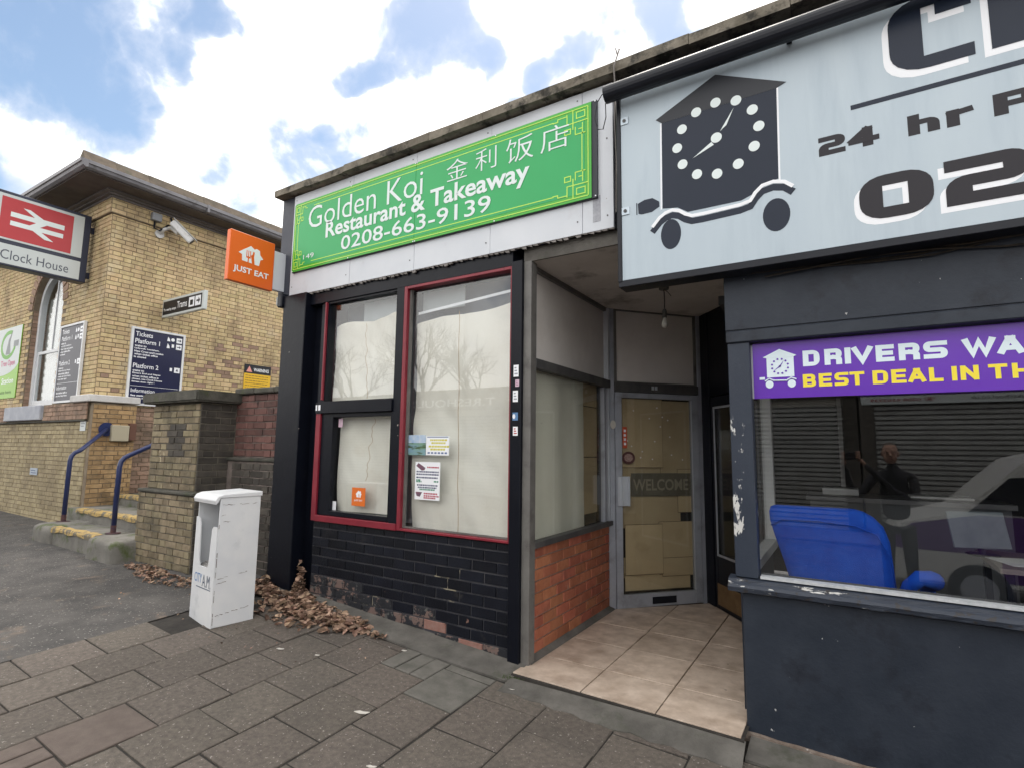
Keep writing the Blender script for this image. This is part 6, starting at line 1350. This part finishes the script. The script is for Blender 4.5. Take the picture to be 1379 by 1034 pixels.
for x in (1.35, 4.7):
    mb = MB(); mb.cyl((x, -2.42, vz + .33), (x, -2.18, vz + .33), .33, n=24); w = mb.build('wheel', PLAST, V); mb = MB(); mb.cyl((x, -2.19, vz + .33), (x, -2.165, vz + .33), .2, n=16); mb.build('rim', ALU, w)
def tree(x, y, h, seed):
    rr = random.Random(seed); t = thing('bare_tree', TL_[seed], 'tree', (x, y, oz), 'bare trees across the road')
    tk = MB(); cr = MB(); tk.tube([(x, y, oz), (x + .05, y, oz + h * .2), (x, y + .05, oz + h * .4)], [.2, .16, .13], 8); tk.build('trunk', mat('bark', (.07, .055, .045), (.12, .1, .085), .9, 9), t)
    def br(p, d, L, r, k):
        q = p + d * L; cr.tube([p, (p + q) / 2 + Vector((rr.gauss(0, .04), rr.gauss(0, .04), .03)) * L, q], [r, r * .8, r * .55], 4 if k > 1 else 5)
        if k < 5:
            for _ in range(3 if k < 4 else 3):
                e = (d + Vector((rr.gauss(0, .45), rr.gauss(0, .45), rr.gauss(.1, .3)))).normalized(); br(p + d * L * rr.uniform(.5, 1), e, L * rr.uniform(.6, .8), r * .58, k + 1)
    for _ in range(5): br(Vector((x, y + .05, oz + h * .4)), Vector((rr.gauss(0, .45), rr.gauss(0, .45), 1)).normalized(), h * .2, .07, 1)
    cr.build('crown', MATS['bark'], t)
TL_ = {11: 'bare winter tree across the road mirrored in the left papered window', 12: 'bare winter tree across the road mirrored at the left of the large papered window', 13: 'bare winter tree across the road mirrored in the middle of the large papered window'}
tree(-25.5, -15.4, 10, 11); tree(-20.0, -15.5, 10.5, 12); tree(-17.0, -16.5, 9.5, 13)

# ---------------------------------------------------------------- the photographer, mirrored in the dark glass
PH = thing('person', 'person in a dark jacket holding up a phone, mirrored in the taxi office window', 'person', (.42, -.42, zg(.42, -.42)))
SKIN = mat('skin', (.42, .24, .17), (.46, .27, .20), .55, 8); COAT = mat('dark_jacket', (.012, .013, .018), (.02, .02, .026), .8, 8, .3, 40); TRS = mat('dark_trousers', (.02, .022, .032), None, .85); SHOE = mat('brown_shoe', (.05, .03, .02), None, .5)
gz = zg(.42, -.42)
def skin(name, m, verts, edges, par, sub=2, root=0):
    me = bpy.data.meshes.new(name); me.from_pydata([Vector(v[:3]) - ROOT[par] for v in verts], edges, []); o = link(bpy.data.objects.new(name, me)); o.parent = par; ROOT[o] = ROOT[par]
    sk = o.modifiers.new('skin', 'SKIN'); me.skin_vertices  # layer made by the modifier
    for i, v in enumerate(verts): d = me.skin_vertices[0].data[i]; d.radius = (v[3], v[4] if len(v) > 4 else v[3]); d.use_root = i == root
    s = o.modifiers.new('sub', 'SUBSURF'); s.levels = sub; s.render_levels = sub; sk.use_smooth_shade = True; me.materials.append(m); return o
x0, y0 = .42, -.42
z = lambda q: gz + q * 1.10
WL = CAMP + CR * -.12 - CU * .13 - CF * .075; WR2 = CAMP + CR * .12 - CU * .13 - CF * .075
body = [(x0, y0, z(.98), .15, .11), (x0, y0 + .01, z(1.14), .14, .10), (x0 - .01, y0 + .02, z(1.32), .165, .115), (x0 - .01, y0 + .03, z(1.45), .12, .09), (x0 - .01, y0 + .05, z(1.53), .055), (x0 - .02, y0 + .07, z(1.60), .05),
 (x0 - .20, y0 + .03, z(1.43), .062), (x0 - .36, y0 + .10, z(1.22), .050), (x0 - .44, y0 + .22, z(1.33), .042), (*WL, .030),
 (x0 + .18, y0 + .03, z(1.43), .062), (x0 + .17, y0 + .20, z(1.20), .050), (x0 - .02, y0 + .28, z(1.29), .042), (*WR2, .030)]
skin('jacket_and_neck', COAT, body, [(0, 1), (1, 2), (2, 3), (3, 4), (4, 5), (3, 6), (6, 7), (7, 8), (8, 9), (3, 10), (10, 11), (11, 12), (12, 13)], PH)
legs = [(x0, y0, z(1.0), .14, .11), (x0 - .10, y0, z(.90), .088), (x0 - .11, y0 + .01, z(.50), .062), (x0 - .12, y0 - .01, z(.10), .05), (x0 + .10, y0, z(.90), .088), (x0 + .11, y0 + .01, z(.50), .062), (x0 + .12, y0 - .01, z(.10), .05)]
skin('trousers', TRS, legs, [(0, 1), (1, 2), (2, 3), (0, 4), (4, 5), (5, 6)], PH)
for s in (-.12, .12): skin('shoe', SHOE, [(x0 + s, y0 - .05, z(.045), .045, .045), (x0 + s, y0 + .06, z(.045), .045, .04), (x0 + s, y0 + .16, z(.03), .038, .03)], [(0, 1), (1, 2)], PH)
hc = Vector((x0 - .03, y0 + .09, z(1.68)))
head = []
mb = MB(); n = 20; secs = [(-.115, .03, .035, .02), (-.095, .052, .06, .015), (-.06, .064, .078, .008), (-.02, .072, .088, .003), (.02, .076, .092, 0), (.06, .074, .09, -.004), (.09, .062, .075, -.008), (.112, .036, .045, -.01), (.12, .008, .01, -.01)]
for dz, rx, ry, oy in secs:
    for k in range(n): t = 2 * pi * k / n; mb.v.append(tuple(hc + Vector((rx * cos(t), ry * sin(t) + oy, dz))))
for i in range(len(secs) - 1):
    for k in range(n): mb.f.append((i * n + k, i * n + (k + 1) % n, (i + 1) * n + (k + 1) % n, (i + 1) * n + k)); mb.mi.append(0)
mb.f.append(tuple(range(n - 1, -1, -1))); mb.f.append(tuple(range((len(secs) - 1) * n, len(secs) * n))); mb.mi += [0, 0]
hd = mb.build('head', SKIN, PH, smooth=True)
mb = MB(); mb.prism((hc, Vector((0, 1, 0)), Vector((0, 0, 1)), Vector((1, 0, 0))), [(.085, .015), (.118, -.022), (.085, -.03)], -.012, .012); mb.build('nose', SKIN, hd, bevel=.004)
for s in (-1, 1):
    mb = MB(); c = hc + Vector((s * .077, -.005, -.01)); mb.prism((c, Vector((0, 1, 0)), Vector((0, 0, 1)), Vector((s, 0, 0))), [(-.02, .03), (.012, .032), (.014, 0), (-.002, -.03), (-.014, -.02)][::-s], -.004, .01); mb.build('ear', SKIN, hd, bevel=.003)
    mb = MB(); c = hc + Vector((s * .028, .084, .01)); disc(mb, (c, Vector((-1, 0, 0)), Vector((0, 0, 1)), Vector((0, 1, 0))), 0, 0, .012, .006, 0, .006, 12); mb.build('eye', mat('eye_dark', (.05, .04, .035), None, .3), hd)
mb = MB(); mb.fbox((hc, Vector((-1, 0, 0)), Vector((0, 0, 1)), Vector((0, 1, 0))), -.022, .022, -.062, -.054, .078, .088); mb.build('mouth', mat('lip', (.30, .12, .10), None, .5), hd)
mb = MB(); n = 20
for dz, rx, ry, oy in ((.0, .079, .072, -.03), (.04, .080, .082, -.018), (.075, .074, .082, -.012), (.10, .058, .065, -.012), (.122, .03, .035, -.012), (.128, .006, .008, -.012)):
    for k in range(n): t = 2 * pi * k / n; mb.v.append(tuple(hc + Vector((rx * cos(t), ry * sin(t) + oy, dz))))
for i in range(5):
    for k in range(n): mb.f.append((i * n + k, i * n + (k + 1) % n, (i + 1) * n + (k + 1) % n, (i + 1) * n + k)); mb.mi.append(0)
mb.f.append(tuple(range(5 * n, 6 * n))); mb.mi.append(0); mb.build('hair', mat('grey_brown_hair', (.10, .075, .06), (.18, .15, .13), .8, 60), hd, smooth=True)
# phone behind the lens, hands round it
pc = CAMP - CF * .012 - CU * .03 - CR * .03; PF = (pc, CR, CU, CF)
t = thing('phone', 'dark smartphone held up sideways by the photographer', 'phone', tuple(pc - CU * .05))
MB().fbox(PF, -.045, .10, -.045, .04, -.009, .0).build('phone_body', PLAST, t, bevel=.003); MB().fbox(PF, -.04, .095, -.04, .035, -.0102, -.0092).build('phone_screen', mat('phone_glass', (.02, .03, .05), None, .1), t)
for s, ax in ((-1, -.055), (1, .11)):
    def W(a, b, c): return pc + CR * a + CU * b + CF * c
    w = Vector(body[9][:3]) if s < 0 else Vector(body[13][:3])
    V_ = [(*w, .026), (*W(ax + s * .012, -.045, -.03), .026, .018)]; E_ = [(0, 1)]
    V_ += [(*W(ax, -.055, -.045), .012), (*W(ax - s * .02, -.028, -.03), .010), (*W(ax - s * .04, -.018, -.019), .009)]; E_ += [(1, 2), (2, 3), (3, 4)]
    skin('hand', SKIN, V_, E_, PH, sub=2)
    for k in range(4):
        b = -.028 + .021 * k; L = (.9, 1.05, 1, .8)[k]
        skin('finger', SKIN, [(*W(ax + s * .012, b - .012, -.022), .0095), (*W(ax + s * .014, b, .004), .009), (*W(ax - s * .008 * L, b + .003, .014), .0085), (*W(ax - s * .028 * L, b + .004, .009), .0075)], [(0, 1), (1, 2), (2, 3)], PH, sub=1)
